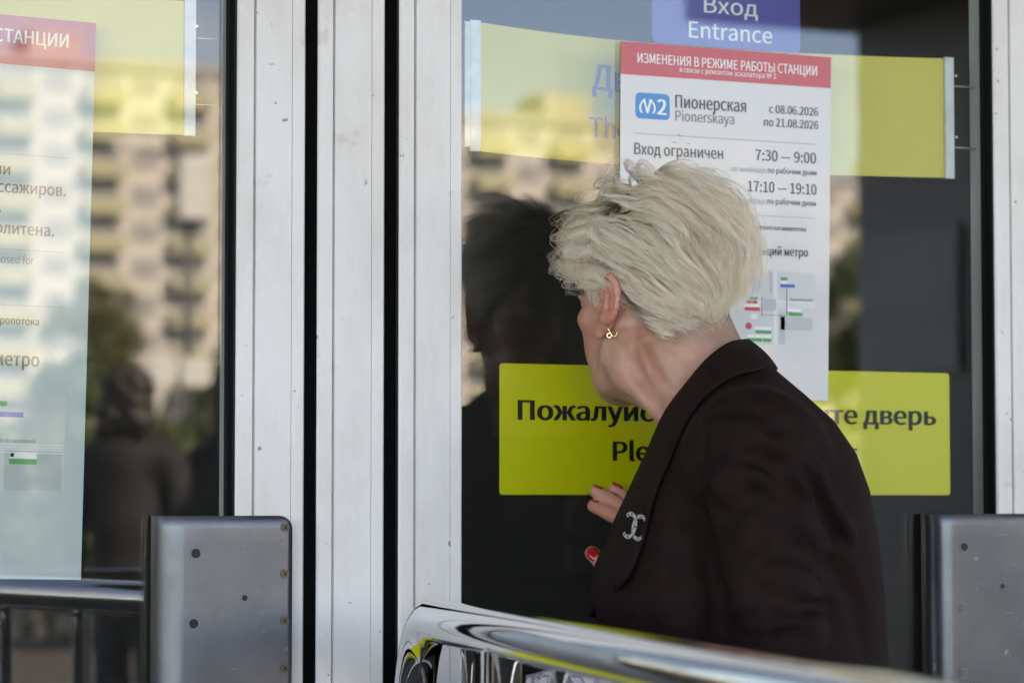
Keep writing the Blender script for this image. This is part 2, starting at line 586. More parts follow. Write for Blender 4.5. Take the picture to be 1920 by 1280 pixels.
def guard(parent, x0, x1, ztop, plugs):
    """bent grey cover over the door handle; x0 rounded side, x1 the flat screwed side"""
    yf, zb = -0.040, 0.62
    prof = [(x0, -0.004)]
    for k in range(9):
        a = R(180 + 90 * k / 8)
        prof.append((x0 + 0.026 + 0.026 * math.cos(a), yf + 0.026 + 0.026 * math.sin(a)))
    xs = [x0 + 0.05, x0 + 0.09, x1 - 0.006, x1]
    for x in xs:
        prof.append((x, yf))
    # outer skin of the cover, the top edge rounded at the screwed corner
    V, F, zs = [], [], []
    nr = 6
    rowz = [zb] + [zb + (ztop - 0.03 - zb) * k / 8 for k in range(1, 9)] + [ztop - 0.014 * (1 - math.sin(R(90 * k / nr))) for k in range(nr + 1)]
    for z in rowz:
        drop = max(0.0, z - (ztop - 0.014))
        cut = 0.014 - math.sqrt(max(0.0, 0.014 ** 2 - drop ** 2))
        for i, (x, y) in enumerate(prof):
            xx = min(x, x1 - cut)
            yy = y + (0.003 * (drop / 0.014) ** 2 if i > 0 else 0)
            V.append((xx, yy, z))
    n = len(prof)
    for j in range(len(rowz) - 1):
        for i in range(n - 1):
            F.append((j * n + i, j * n + i + 1, (j + 1) * n + i + 1, (j + 1) * n + i))
    o = mesh_obj('handle_guard', V, F, M['guard'], parent, smooth=True)
    sm = o.modifiers.new('thickness', 'SOLIDIFY')
    sm.thickness = 0.004
    sm.offset = -1
    for k in range(9):
        sx_, sz_ = x0 + random.uniform(0.04, 0.13), ztop - random.uniform(0.02, 0.19)
        a_, l_ = random.uniform(-0.5, 0.5), random.uniform(0.004, 0.016)
        tube('scratch', [(sx_, yf - 0.0001, sz_), (sx_ + l_ * math.cos(a_), yf - 0.0002, sz_ + l_ * math.sin(a_))], 0.00022, M['scratch'], o, 5)
    # screws with a crossed slot down the flat edge
    for dz in (0.0125, 0.0620, 0.1120, 0.1622, 0.214, 0.27, 0.33):
        cx, cz = x1 - 0.0085, ztop - dz
        v1, f1 = disc_y(cx, yf - 0.0014, cz, 0.0048, 0.003, 18)
        s = mesh_obj('screw', v1, f1, M['screw'], o, smooth=False)
        a = random.uniform(0.3, 1.2)
        parts = []
        for q in (a, a + math.pi / 2):
            c, sn = math.cos(q), math.sin(q)
            L, Wd = 0.003, 0.0006
            pts = [(cx + c * L - sn * Wd, cz + sn * L + c * Wd), (cx - c * L - sn * Wd, cz - sn * L + c * Wd),
                   (cx - c * L + sn * Wd, cz - sn * L - c * Wd), (cx + c * L + sn * Wd, cz + sn * L - c * Wd)]
            yq = yf - 0.00155 - (0.0002 if q != a else 0)
            parts.append(([(x, yq, z) for x, z in pts], [(0, 1, 2, 3)]))
        v2, f2 = join_vf(parts)
        mesh_obj('screw_slot', v2, f2, M['hole'], o)
    for i, (dx, dz, r) in enumerate(((0.0375, 0.0395, 0.0055), (0.0357, 0.1130, 0.0055), (0.0345, 0.19, 0.0055), (0.0925, 0.0870, 0.0033))):
        filled = plugs and i in (1, 2)
        v1, f1 = tube_vf([(x0 + dx, yf - 0.0006, ztop - dz), (x0 + dx, yf + 0.002, ztop - dz)], [r * 1.18, r * 1.18], 20)
        mesh_obj('hole_rim', v1, f1, M['plug'], o, smooth=False)
        v1, f1 = disc_y(x0 + dx, yf - 0.0012 if filled else yf - 0.0009, ztop - dz, r * (0.96 if filled else 0.93), 0.002, 20)
        mesh_obj('hole_plug' if filled else 'bolt_hole', v1, f1, M['guard'] if filled else M['hole'], o)
    return o


def door(label, xl, stL, stR, xr, grL, grR, g_x, plugs, ztop):
    d = empty('entrance_door', (0, 0, 0))
    tag(d, label, 'door', 'glazed entrance doors')
    stile('stile', xl, stL, grL, d)
    stile('stile', stR, xr, grR, d)
    box('bottom_rail', stL + 0.0005, stR - 0.0005, FY + 0.001, 0.028, 0.022, 0.26, M['frame'], d)
    box('top_rail', stL + 0.0005, stR - 0.0005, FY + 0.001, 0.028, 2.24, 2.358, M['frame'], d)
    box('glass_pane', stL + 0.0006, stR - 0.0006, 0.0, 0.006, 0.262, 2.238, M['glass'], d)
    box('gasket', stL + 0.0008, stL + 0.0035, -0.006, -0.0003, 0.262, 2.238, M['rubber'], d)
    box('gasket', stR - 0.0026, stR - 0.0006, -0.0190, -0.0003, 0.262, 2.238, M['rubber'], d)
    box('gasket_lip', stR - 0.0060, stR - 0.0028, -0.0060, -0.0003, 0.262, 2.238, M['rubber'], d)
    guard(d, g_x, g_x + 0.1465, ztop, plugs)
    return d


door('glass entrance door with a tall white poster, at the edge of the picture', 0.337, 0.42, 1.0600, 1.1384,
     [(0.40, 0.003, 0.005)], [(1.0797, 0.0034, 0.006), (1.1228, 0.0010, 0.002)], 0.9715, False, 1.1825)
door('glass entrance door the grey-haired woman peers through', 1.2497, 1.3262, 2.0407, 2.119,
     [(1.2684, 0.0034, 0.006), (1.3112, 0.0010, 0.002)], [(2.0634, 0.0034, 0.006)], 1.9415, True, 1.1825)


door('plain glass entrance door without posters, beyond the one she peers through', 2.2307, 2.3072, 3.0200, 3.0985,
     [(2.2494, 0.0034, 0.006), (2.2922, 0.0010, 0.002)], [(3.0427, 0.0034, 0.006)], 2.9210, False, 1.1825)


# ------------------------------------------------------------------ posters and signs behind the glass
def logo_m(parent, x0, x1, z0, z1, y):
    """the rounded 'M' mark: two bowed outer strokes and a pointed V between them"""
    w, h = x1 - x0, z1 - z0

    def pt(u, v):
        return (x0 + u * w, z0 + v * h)

    for s in (0, 1):
        outer, inner = [], []
        for k in range(13):
            v = k / 12
            b = 0.30 * (1 - (2 * v - 0.75) ** 2 / 1.6)
            uo = 0.30 - b
            ui = uo + 0.12
            outer.append((uo, v))
            inner.append((ui, v))
        pts = outer + inner[::-1]
        if s:
            pts = [(1 - u, v) for u, v in pts]
        sheet('logo_stroke', [pt(*p) for p in pts], y, M['white_print'], parent, 0.0001)
    sheet('logo_stroke', [pt(*p) for p in ((0.22, 1.0), (0.36, 1.0), (0.53, 0.20), (0.49, 0.0), (0.44, 0.0))], y - 0.00004, M['white_print'], parent, 0.0001)
    sheet('logo_stroke', [pt(*p) for p in ((0.78, 1.0), (0.64, 1.0), (0.47, 0.20), (0.51, 0.0), (0.56, 0.0))], y - 0.00008, M['white_print'], parent, 0.0001)


YP = 0.0078                      # poster sheets; print lies in front of them
po = empty('station_notice_poster', (0, -0.0092, 0.00372))     # stuck on the street side of the glass
po.scale = (0.9969, 1, 0.9969)
tag(po, 'white poster with a red heading and opening hours behind the woman', 'poster', 'posters about the station hours')
sheet('paper', [(1.5368, 1.3186), (1.8190, 1.3172), (1.8262, 1.7298), (1.5411, 1.7295)], YP, M['paper'], po)
sheet('heading_band', [(1.54075, 1.6913), (1.82515, 1.6921), (1.82595, 1.72955), (1.5412, 1.7293)], YP - 0.0004, M['red'], po, 0.0003)
yt = YP - 0.0007
lettering('ИЗМЕНЕНИЯ В РЕЖИМЕ РАБОТЫ СТАНЦИИ', 1.5627, 1.8057, 1.7060, 0.0112, yt, M['white_print'], po, 0.018)
lettering('в связи с ремонтом эскалатора № 3', 1.6185, 1.7487, 1.6985, 0.0062, yt, M['white_print'], po, 0.012)
sheet('badge', rrect(1.5598, 1.6052, 1.6410, 1.6712, 0.006), YP - 0.0003, M['cyan'], po, 0.0002)
logo_m(po, 1.5645, 1.5865, 1.6475, 1.6640, YP - 0.0006)
lettering('2', 1.5890, 1.6000, 1.6467, 0.0175, yt, M['white_print'], po, 0.035)
lettering('Пионерская', 1.6127, 1.7075, 1.6563, 0.0150, yt, M['ink_grey'], po, 0.018)
lettering('Pionerskaya', 1.6127, 1.6915, 1.6408, 0.0122, yt, M['ink_mid'], po, 0.008)
lettering('с 08.06.2026', 1.7396, 1.8069, 1.6575, 0.0096, yt, M['ink_grey'], po, 0.016)
lettering('по 21.08.2026', 1.7322, 1.8069, 1.6416, 0.0096, yt, M['ink_grey'], po, 0.016)
sheet('rule_line', rect(1.559, 1.8052, 1.6230, 1.6238), yt, M['ink_light'], po, 0.0001)
lettering('Вход ограничен', 1.5583, 1.6761, 1.5990, 0.0133, yt, M['ink_grey'], po, 0.010)
lettering('7:30 — 9:00', 1.7203, 1.8036, 1.6002, 0.0125, yt, M['ink_grey'], po, 0.014)
lettering('on weekdays', 1.6876, 1.7348, 1.5853, 0.0066, yt, M['ink_light'], po, 0.004)
lettering('по рабочим дням', 1.7370, 1.8042, 1.5858, 0.0066, yt, M['ink_grey'], po, 0.010)
lettering('17:10 — 19:10', 1.7099, 1.8040, 1.5626, 0.0125, yt, M['ink_grey'], po, 0.014)
lettering('on weekdays', 1.6874, 1.7339, 1.5485, 0.0066, yt, M['ink_light'], po, 0.004)
lettering('по рабочим дням', 1.7361, 1.8032, 1.5490, 0.0066, yt, M['ink_grey'], po, 0.010)
sheet('rule_line', rect(1.559, 1.8016, 1.5343, 1.5350), yt, M['ink_light'], po, 0.0001)
lettering('фактического пассажиропотока', 1.7072, 1.7896, 1.5181, 0.0056, yt, M['ink'], po, 0.010)
lettering('станций метро', 1.7105, 1.7917, 1.4881, 0.0100, yt, M['ink'], po, 0.018)


def tram_map(parent, X, Z, s, y, tags, bgmat):
    """grey district map: blocks, streets, coloured line tags. X,Z is its upper outer corner, s its scale"""
    def q(u0, u1, v0, v1, mat, lift, nm):
        return sheet(nm, rect(X - u1 * s, X - u0 * s, Z - v1 * s, Z - v0 * s), y - lift, M[mat], parent, 0.0001)
    q(0, 1.45, 0, 1.0, bgmat, 0.0, 'map_field')
    q(0.60, 0.66, 0, 1.0, 'map_road', 0.00015, 'map_street')
    q(0.0, 1.45, 0.40, 0.43, 'map_road', 0.0002, 'map_street')
    q(0.0, 1.45, 0.445, 0.46, 'map_road', 0.0002, 'map_street')
    q(0.0, 1.45, 0.475, 0.49, 'map_road', 0.0002, 'map_street')
    q(0.48, 0.57, 0.56, 1.0, 'map_bg2', 0.0003, 'map_block')
    q(0.04, 0.55, 0.62, 0.80, 'map_bg2', 0.0003, 'map_block')
    q(0.68, 0.72, 0.0, 0.30, 'map_bg2', 0.0003, 'map_block')
    q(0.62, 0.82, 0.38, 0.54, 'map_bg2', 0.0003, 'map_block')
    for u0, u1, v0, v1, m in tags:
        q(u0, u1, v0, v1, m, 0.0004, 'map_tag')
    for u0, u1, v0, v1 in ((0.445, 0.455, 0.22, 0.60), (0.445, 0.85, 0.60, 0.606), (0.84, 0.85, 0.36, 0.62), (0.36, 0.445, 0.55, 0.556)):
        q(u0, u1, v0, v1, 'ink_grey', 0.0005, 'map_route')


for xa, xb, za, zb in ((1.6135, 1.6195, 1.6255, 1.6238), (1.6185, 1.6225, 1.6222, 1.6248), (1.6075, 1.6145, 1.6160, 1.6152), (1.6270, 1.6330, 1.6152, 1.6146), (1.7785, 1.7870, 1.6480, 1.6474)):
    sheet('scuff', [(xa, za), ((xa + xb) / 2, (za + zb) / 2 - 0.0005), (xb, zb), ((xa + xb) / 2, (za + zb) / 2 + 0.0004)], yt - 0.0002, M['ink_mid'], po, 0.0001)
tags = [(0.44, 0.54, 0.075, 0.12, 'tag_green'), (0.32, 0.55, 0.17, 0.215, 'tag_blue'), (0.44, 0.55, 0.12, 0.168, 'white_print'), (0.20, 0.42, 0.555, 0.605, 'tag_green'),
        (0.22, 0.45, 0.505, 0.553, 'white_print'), (0.92, 1.05, 0.36, 0.40, 'tag_green'), (0.92, 1.10, 0.41, 0.452, 'tag_red'), (0.88, 1.12, 0.455, 0.50, 'white_print'),
        (0.88, 1.12, 0.502, 0.55, 'tag_red'), (0.70, 0.95, 0.815, 0.86, 'tag_green'), (0.70, 0.97, 0.765, 0.81, 'white_print'), (0.70, 0.83, 0.925, 0.97, 'tag_green'),
        (0.845, 1.08, 0.925, 0.97, 'tag_green'), (0.70, 1.08, 0.875, 0.92, 'white_print'), (0.92, 1.02, 0.59, 0.66, 'white_print')]
tram_map(po, 1.8009, 1.4690, 0.0861, YP - 0.0002, tags, 'map_bg')
v, f = disc_y(1.7098, YP - 0.0009, 1.4035, 0.0042, 0.0002, 18)
mesh_obj('map_marker', v, f, M['tag_pink'], po)
lettering('Проспект Испытателей', 1.7670, 1.7975, 1.4350, 0.0030, yt - 0.0004, M['ink_grey'], po, 0.01)

# tall poster on the other door, turned a touch on its upper corner
pl = empty('station_notice_poster', (0.9106, YP, 1.7055))
tag(pl, 'tall pale poster with a crimson heading cut by the picture edge', 'poster', 'posters about the station hours')
pl.rotation_euler = (0, R(1.15), 0)


def lp(x, z):
    return x - 0.9106, z - 1.7055


def ll(text, xr, base, cap, mat, bold, squeeze=1.0):
    x1, b = lp(xr, base)
    # undo the small turn so that line ends stay where they are
    return lettering(text, squeeze, x1 - b * -0.0201, b, cap, -0.0007, M[mat], pl, bold, anchor='right')


sheet('paper', [(-0.42, -0.590), (0.0, -0.590), (0.0, 0.0), (-0.42, 0.0)], 0.0, M['paper_cyan'], pl)
sheet('heading_band', [(-0.4199, -0.0520), (-0.0001, -0.0520), (-0.0001, -0.0001), (-0.4199, -0.0001)], -0.0004, M['magenta'], pl, 0.0003)
ll('РЕЖИМЕ РАБОТЫ СТАНЦИИ', 0.8812, 1.6763, 0.0142, 'white_print', 0.016, 0.90)
ll('станции', 0.8249, 1.5368, 0.0125, 'ink', 0.018, 0.90)
ll('пассажиров.', 0.8858, 1.5182, 0.0125, 'ink', 0.018, 0.87)
ll('вход.', 0.8170, 1.4973, 0.0125, 'ink', 0.018, 0.9)
ll('метрополитена.', 0.8753, 1.4750, 0.0125, 'ink', 0.018, 0.87)
ll('will be closed for', 0.8551, 1.4443, 0.0080, 'ink_mid', 0.008, 0.86)
ll('пассажиропотока', 0.8638, 1.3805, 0.0078, 'ink', 0.014, 0.86)
ll('станций метро', 0.8660, 1.3373, 0.0142, 'ink', 0.022, 0.86)
for zz in (1.5591, 1.4589, 1.4008):
    b = zz - 1.7055
    sheet('rule_line', rect(-0.40, -0.0263 - 0.0201 * -b * 0 + b * 0.0201 * 0 - 0.0, b - 0.0005, b + 0.0004), -0.0006, M['ink_light'], pl, 0.0001)
sheet('map_field', rect(-0.40, -0.0215, -0.4975, -0.3985), -0.0003, M['map_bg'], pl, 0.0001)
sheet('map_block', rect(-0.086, -0.0245, -0.4975, -0.4555), -0.0005, M['map_bg2'], pl, 0.0001)
for zz in (1.2553, 1.2525, 1.2497, 1.2470):
    sheet('map_street', rect(-0.40, -0.0235, zz - 1.7055 - 0.0004, zz - 1.7055 + 0.0006), -0.0006, M['white_print'], pl, 0.0001)
for x0, x1, z0, z1, m in ((0.790, 0.8164, 1.2952, 1.3002, 'tag_green'), (0.790, 0.8342, 1.2837, 1.2890, 'tag_blue'), (0.8205, 0.8500, 1.2350, 1.2405, 'tag_green'),
                          (0.8205, 0.8500, 1.2407, 1.2466, 'white_print'), (0.8216, 0.8255, 1.2424, 1.2462, 'tag_red')):
    sheet('map_tag', rect(x0 - 0.9106 + 0.009, x1 - 0.9106 + 0.009, z0 - 1.7055, z1 - 1.7055), -0.0009, M[m], pl, 0.0001)
ll('Проспект Испытателей', 0.8660, 1.2574, 0.0040, 'ink_mid', 0.01, 0.92)

# yellow-green door sign
ys = empty('door_sign', (0, 0, 0))
tag(ys, 'wide yellow-green sign with black lettering low on the door glass', 'sign')
YS = 0.0100
sheet('plate', rrect(1.3868, 1.9935, 1.2050, 1.3532, 0.004), YS, M['yellow'], ys, 0.001)
lettering('Пожалуйста, придержите дверь', 1.4107, 1.9723, 1.2895, 0.0222, YS - 0.0003, M['ink_black'], ys, 0.036)
lettering('Please hold the door', 1.5317, 1.8600, 1.2437, 0.0221, YS - 0.0003, M['ink_black'], ys, 0.034)

# unseen strips added low on mullion and stiles for the railing's yellow reflection
for xa_, xb_, w_ in ((1.0660, 1.1370, 'on the stile of the door with the tall poster'), (1.1560, 1.2300, 'on the mullion between the doors'), (1.2520, 1.3240, 'on the stile beside the railing end')):
    wsn = empty('added_strip', (xa_, 0, 0.70))
    tag(wsn, 'added yellow-green strip ' + w_, 'sign', 'yellow-green strips added for the railing reflection')
    sheet('film', rect(0.0, xb_ - xa_, 0.0, 0.235), FY - 0.0012, M['yellow'], wsn, 0.0008)

# blue entrance sign
es = empty('entrance_sign', (0, 0, 0))
tag(es, 'small blue sign with white words above the white poster', 'sign')
sheet('plate', rrect(1.5822, 1.7832, 1.7312, 1.8380, 0.008), YP + 0.0002, M['sign_blue'], es, 0.0008)
lettering('Вход', 1.6517, 1.7245, 1.7712, 0.0190, YP - 0.0001, M['white_print'], es, 0.010)
lettering('Entrance', 1.6315, 1.7440, 1.7403, 0.0190, YP - 0.0001, M['white_print'], es, 0.010)


def hung_sign(label, x0, x1, z0, z1, bow, texts, wires):
    """flexible yellow board bowed into the vestibule between two white edge strips"""
    root = empty('hanging_sign', (0, 0, 0))
    tag(root, label, 'sign', 'yellow boards hung behind the door glass')
    n = 24

    def yf(x):
        t = (np.asarray(x) - x0) / (x1 - x0)
        return 0.013 + bow * 4 * t * (1 - t) * (1 - 0.25 * (t - 0.5))
    V, F = [], []
    for i in range(n + 1):
        x = x0 + (x1 - x0) * i / n
        for y, z in ((0, z0), (0, z1), (0.002, z1), (0.002, z0)):
            V.append((x, float(yf(x)) + y, z))
    for i in range(n):
        for k in range(4):
            a, b = i * 4 + k, i * 4 + (k + 1) % 4
            F.append((a, a + 4, b + 4, b))
    F += [(0, 1, 2, 3), (4 * n + 3, 4 * n + 2, 4 * n + 1, 4 * n)]
    mesh_obj('board', V, F, M['yellow2'], root)
    for xe, s in ((x0, -1), (x1, 1)):
        a, b = sorted((xe - s * 0.002, xe + s * 0.0105))
        box('edge_strip', a, b, 0.0088, 0.0125, z0 - 0.001, z1 + 0.001, M['strip_white'], root)
        if s == -1:
            box('fixing_plate', a - 0.007, a - 0.0003, 0.0092, 0.0122, z0 + 0.004, z1 - 0.001, M['strip_white'], root)
    for t, xl, base, cap in texts:
        o = lettering(t, 0, 0, base, cap, -0.0006, M['sign_text_blue'], root, 0.022, anchor='right', yfun=yf)
        co = np.empty(len(o.data.vertices) * 3)
        o.data.vertices.foreach_get('co', co)
        co = co.reshape(-1, 3)
        co[:, 0] += xl - co[:, 0].min()
        co[:, 1] = yf(co[:, 0]) - 0.0006
        o.data.vertices.foreach_set('co', co.ravel())
    for x_a, x_b, z in wires:
        tube('wire', [(x_a, 0.016, z), (x_b, 0.017, z + 0.0008)], 0.0009, M['wire'], root, 8)
        v, f = disc_y(x_a, 0.0086, z + 0.012, 0.0015, 0.002, 10)
        mesh_obj('fixing_pin', v, f, M['wire'], root)
    return root


hung_sign('yellow board with white edge strips, partly hidden behind the white poster', 1.3605, 1.9925, 1.5930, 1.7400, 0.052,
          [('Дверь', 1.528, 1.6786, 0.0300), ('The door', 1.524, 1.6226, 0.0235)], [(2.0065, 2.042, 1.7069), (2.0065, 2.042, 1.6311)])
hung_sign('pale yellow board with a white edge strip behind the tall poster', 0.45, 1.0125, 1.5920, 1.7380, 0.03, [],
          [(1.024, 1.052, 1.6985), (1.024, 1.052, 1.6262)])

# ------------------------------------------------------------------ railings
ER = Vector((math.cos(YAW), -math.sin(YAW), 0))
ED = Vector((math.sin(YAW), math.cos(YAW), 0))


def rd(r, d, z):
    """ground-plan point r metres to the side of the camera and d metres ahead of it"""
    return Vector((CAM.x, CAM.y, 0)) + ER * r + ED * d + Vector((0, 0, z))


def railing(name, label, A, B, z, rad, posts, rods):
    """bent steel tube barrier from A to B in plan: top tube, turned-down ends, posts, thin rods"""
    root = empty(name, (A.x, A.y, 0))
    tag(root, label, 'railing', 'steel queue railings')
    d = (B - A)
    L = d.length
    d.normalize()
    R0 = 0.112
    path = [A * 1.0 + Vector((0, 0, 0.0))]
    pts = [Vector((0, 0, 0.0)), Vector((0, 0, z - R0))]
    for k in range(1, 13):
        a = R(90 * k / 12)
        pts.append(d * (R0 - R0 * math.cos(a)) + Vector((0, 0, z - R0 + R0 * math.sin(a))))
    pts += [d * (L * t) + Vector((0, 0, z)) for t in (0.25, 0.5, 0.75)]
    for k in range(12, -1, -1):
        a = R(90 * k / 12)
        pts.append(d * (L - R0 + R0 * math.cos(a)) + Vector((0, 0, z - R0 + R0 * math.sin(a))))
    pts.append(d * L)
    tube('top_tube', pts, rad, M['chrome'], root, 40)
    for t, r in posts:
        p = d * t
        tube('post', [p, p + Vector((0, 0, z - rad * 0.7))], r, M['chrome'], root, 28)
        v, f = tube_vf([p + Vector((0, 0, 0.002)), p + Vector((0, 0, 0.012))], r * 2.2, 24)
        mesh_obj('base_plate', v, f, M['chrome'], root)
    tube('lower_tube', [d * (rad * 0.5) + Vector((0, 0, 0.18)), d * (L - rad * 0.5) + Vector((0, 0, 0.18))], 0.012, M['chrome'], root, 16)
    for t in rods:
        p = d * t
        tube('baluster', [p + Vector((0, 0, 0.18)), p + Vector((0, 0, z - rad * 0.8))], 0.0085, M['chrome'], root, 16)
    return root


A0, B0 = rd(-0.105, 3.105, 0), rd(0.36, 1.15, 0)
railing('queue_railing', 'polished steel railing with a bent end in front of the woman', A0, B0, 1.0745, 0.0225,
        [(0.42, 0.021), (1.2, 0.021)], [0.27, 0.63, 0.83, 1.03, 1.4, 1.6, 1.8])
railing('queue_railing', 'second steel railing out on the plaza, mirrored in the door glass', Vector((1.15, -1.92, 0)), Vector((1.78, -1.99, 0)), 1.055, 0.0225,
        [], [0.14, 0.36])

# ------------------------------------------------------------------ what stands across the plaza (seen mirrored in the glass)
M['beige'] = pmat('block_beige', (0.60, 0.575, 0.53), 0.85, var=0.08, vscale=0.2)
M['olive'] = pmat('block_olive', (0.46, 0.45, 0.30), 0.85, var=0.08, vscale=0.3)
M['pane_dark'] = pmat('block_window', (0.34, 0.34, 0.335), 0.5)
M['concrete'] = pmat('block_concrete', (0.40, 0.39, 0.37), 0.9, var=0.1, vscale=0.3)


def share(src, parent, loc):
    o = src.copy()
    COL.objects.link(o)
    o.parent = parent
    o.location = loc
    return o


def block(label, x0, x1, y, floors, first):
    """panel block of flats facing the station: wall, roof, columns of windows, loggias with olive parapets"""
    root = empty('apartment_block', (x0, y, 0))
    tag(root, label, 'building', 'panel blocks across the plaza')
    w, H = x1 - x0, floors * 2.75 + 0.3
    box('wall', 0, w, -12, 0, 0, H, M['beige'], root)
    box('roof', -0.3, w + 0.3, -12.3, 0.3, H, H + 0.7, M['concrete'], root)
    box('roof_house', w * 0.4, w * 0.4 + 4, -8, -3, H + 0.7, H + 3.0, M['concrete'], root)
    win = par = slab = None
    n = int(w / 3.4)
    for fl in range(floors):
        z = fl * 2.75 + 0.3
        for c in range(n):
            x = 0.5 + c * 3.4
            if (c + first) % 2 == 0:          # loggia: dark recess behind a parapet
                if par is None:
                    par = box('balcony', 0, 3.0, 0.003, 1.1, 0, 1.15, M['olive'], root)
                    slab = box('loggia_window', 0.1, 2.9, 0.002, 0.05, 1.16, 2.45, M['pane_dark'], root)
                    par.location = (x, 0, z)
                    slab.location = (x, 0, z)
                else:
                    share(par, root, (x, 0, z))
                    share(slab, root, (x, 0, z))
            else:
                if win is None:
                    win = box('window', -0.2, 1.9, 0.002, 0.06, 0.9, 2.35, M['pane_dark'], root)
                    win.location = (x + 0.6, 0, z)
                else:
                    share(win, root, (x + 0.6, 0, z))
    return root


block('tall beige block of flats with olive balconies, mirrored beside the tall poster', 42, 86, -203, 12, 0)
block('beige block of flats mirrored above the woman', 89, 118, -199, 11, 1)
block('lower beige block of flats mirrored beside the white poster', 119.6, 160, -204, 10, 1)

M['bark'] = pmat('bark', (0.10, 0.08, 0.06), 0.9, var=0.2, vscale=6)


def leaf_mat(name, col):
    return pmat(name, col, 0.6, var=0.3, vscale=1.5)


M['leaf_a'] = leaf_mat('leaf_green', (0.06, 0.095, 0.025))
M['leaf_b'] = leaf_mat('leaf_olive', (0.11, 0.115, 0.03))


def tree(label, x, y, h, rad, mat, nleaf, seed):
    r = np.random.default_rng(seed)
    root = empty('street_tree', (x, y, 0))
    tag(root, label, 'tree', 'trees across the plaza')
    parts = [tube_vf([(0, 0, 0), (0.05, 0, h * 0.25), (0.1, 0.05, h * 0.55), (0.05, 0.1, h * 0.85)], [0.22, 0.17, 0.11, 0.04], 8)]
    tips = []
    for k in range(9):
        a = r.uniform(0, 6.28)
        z0 = h * r.uniform(0.28, 0.65)
        q = np.array([math.cos(a) * rad * 0.7, math.sin(a) * rad * 0.7, z0 + h * r.uniform(0.08, 0.28)])
        parts.append(tube_vf([(0.06, 0.02, z0), tuple(q * [0.5, 0.5, 1] + [0, 0, -0.1 * h * 0.5]), tuple(q)], [0.09, 0.06, 0.02], 6))
        tips.append(q)
    v, f = join_vf(parts)
    mesh_obj('trunk', v, f, M['bark'], root, smooth=True)
    cen = [np.array([0, 0, h * 0.66])] + tips
    cl = []
    for k in range(40):
        c = cen[r.integers(len(cen))] + r.normal(0, rad * 0.33, 3) * [1, 1, 0.8]
        cl.append(c)
    V, F = [], []
    for k in range(nleaf):
        c = cl[r.integers(len(cl))] + r.normal(0, rad * 0.16, 3)
        if c[2] < h * 0.25:
            continue
        u = r.normal(0, 1, 3)
        u /= np.linalg.norm(u)
        w = np.cross(u, r.normal(0, 1, 3))
        w /= np.linalg.norm(w)
        s = r.uniform(0.09, 0.18)
        b = len(V)
        V += [tuple(c - u * s), tuple(c + w * s * 0.6), tuple(c + u * s), tuple(c - w * s * 0.6)]
        F.append((b, b + 1, b + 2, b + 3))
    mesh_obj('crown', V, F, mat, root)
    return root


tree('tall olive tree mirrored beside the edge of the tall poster', 37.6, -118, 12.0, 1.9, M['leaf_b'], 6000, 1)
tree('dark green tree mirrored low beside the tall poster', 19.0, -58, 4.4, 1.0, M['leaf_a'], 4000, 2)
tree('dark green tree mirrored above the reflection of the woman', 56.5, -108, 15.5, 2.2, M['leaf_a'], 6000, 3)
tree('green tree mirrored in the narrow strip beside the white poster', 45.5, -70, 8.0, 1.5, M['leaf_a'], 5000, 4)
tree('bushy green tree mirrored beside the black door seal', 23.3, -62, 4.4, 1.1, M['leaf_a'], 4000, 6)
hedge = empty('clipped_hedge', (7.6, -19.5, 0))
tag(hedge, 'dark green hedge along the far side of the plaza, mirrored low in the glass', 'hedge')
rh = np.random.default_rng(5)
V, F = [], []
for k in range(9000):
    c = np.array([rh.uniform(-3.0, 2.6), rh.uniform(-0.5, 0.5), rh.uniform(0.05, 1.0) ** 0.7 * 1.75 + 0.12 * math.sin(k)])
    u = unit_ = rh.normal(0, 1, 3)
    u = u / np.linalg.norm(u)
    w = np.cross(u, rh.normal(0, 1, 3))
    w /= np.linalg.norm(w)
    q = rh.uniform(0.04, 0.09)
    b = len(V)
    V += [tuple(c - u * q), tuple(c + w * q * 0.6), tuple(c + u * q), tuple(c - w * q * 0.6)]
    F.append((b, b + 1, b + 2, b + 3))
mesh_obj('foliage', V, F, M['leaf_a'], hedge)
for k in range(7):
    tube('stem', [(-2.7 + 0.85 * k, 0, 0), (-2.65 + 0.85 * k, 0.05, 0.9), (-2.75 + 0.85 * k, 0, 1.5)], [0.03, 0.022, 0.01], M['bark'], hedge, 6)

M['lamp_paint'] = pmat('lamp_post_paint', (0.09, 0.095, 0.10), 0.5)
M['pale_box'] = pmat('pale_box', (0.62, 0.63, 0.60), 0.5)
lamp = empty('street_lamp', (21.75, -60, 0))
tag(lamp, 'dark street lamp with a pale box high on its pole', 'street lamp')
tube('pole', [(0, 0, 0), (0, 0, 4), (0, 0, 8.9)], [0.16, 0.13, 0.09], M['lamp_paint'], lamp, 12)
tube('arm', [(0, 0, 8.7), (-0.5, 0, 9.1), (-1.4, 0, 9.25)], 0.05, M['lamp_paint'], lamp, 8)
box('lantern', -1.9, -1.2, -0.15, 0.15, 9.17, 9.33, M['pale_box'], lamp, bevel=0.03)
box('cabinet', -0.35, 0.35, 0.18, 0.45, 7.6, 9.1, M['pale_box'], lamp, bevel=0.03)

ib = empty('information_board', (11.45, -30.5, 0))
tag(ib, 'pair of pale boards on a post across the plaza, mirrored beside the street lamp', 'sign')
tube('post', [(0, 0, 0), (0, 0, 2.7)], 0.04, M['lamp_paint'], ib, 10)
box('board', -0.36, -0.02, -0.02, 0.02, 2.62, 2.95, M['pale_box'], ib, bevel=0.008)
box('board', 0.03, 0.42, -0.02, 0.02, 2.58, 2.93, M['pale_box'], ib, bevel=0.008)


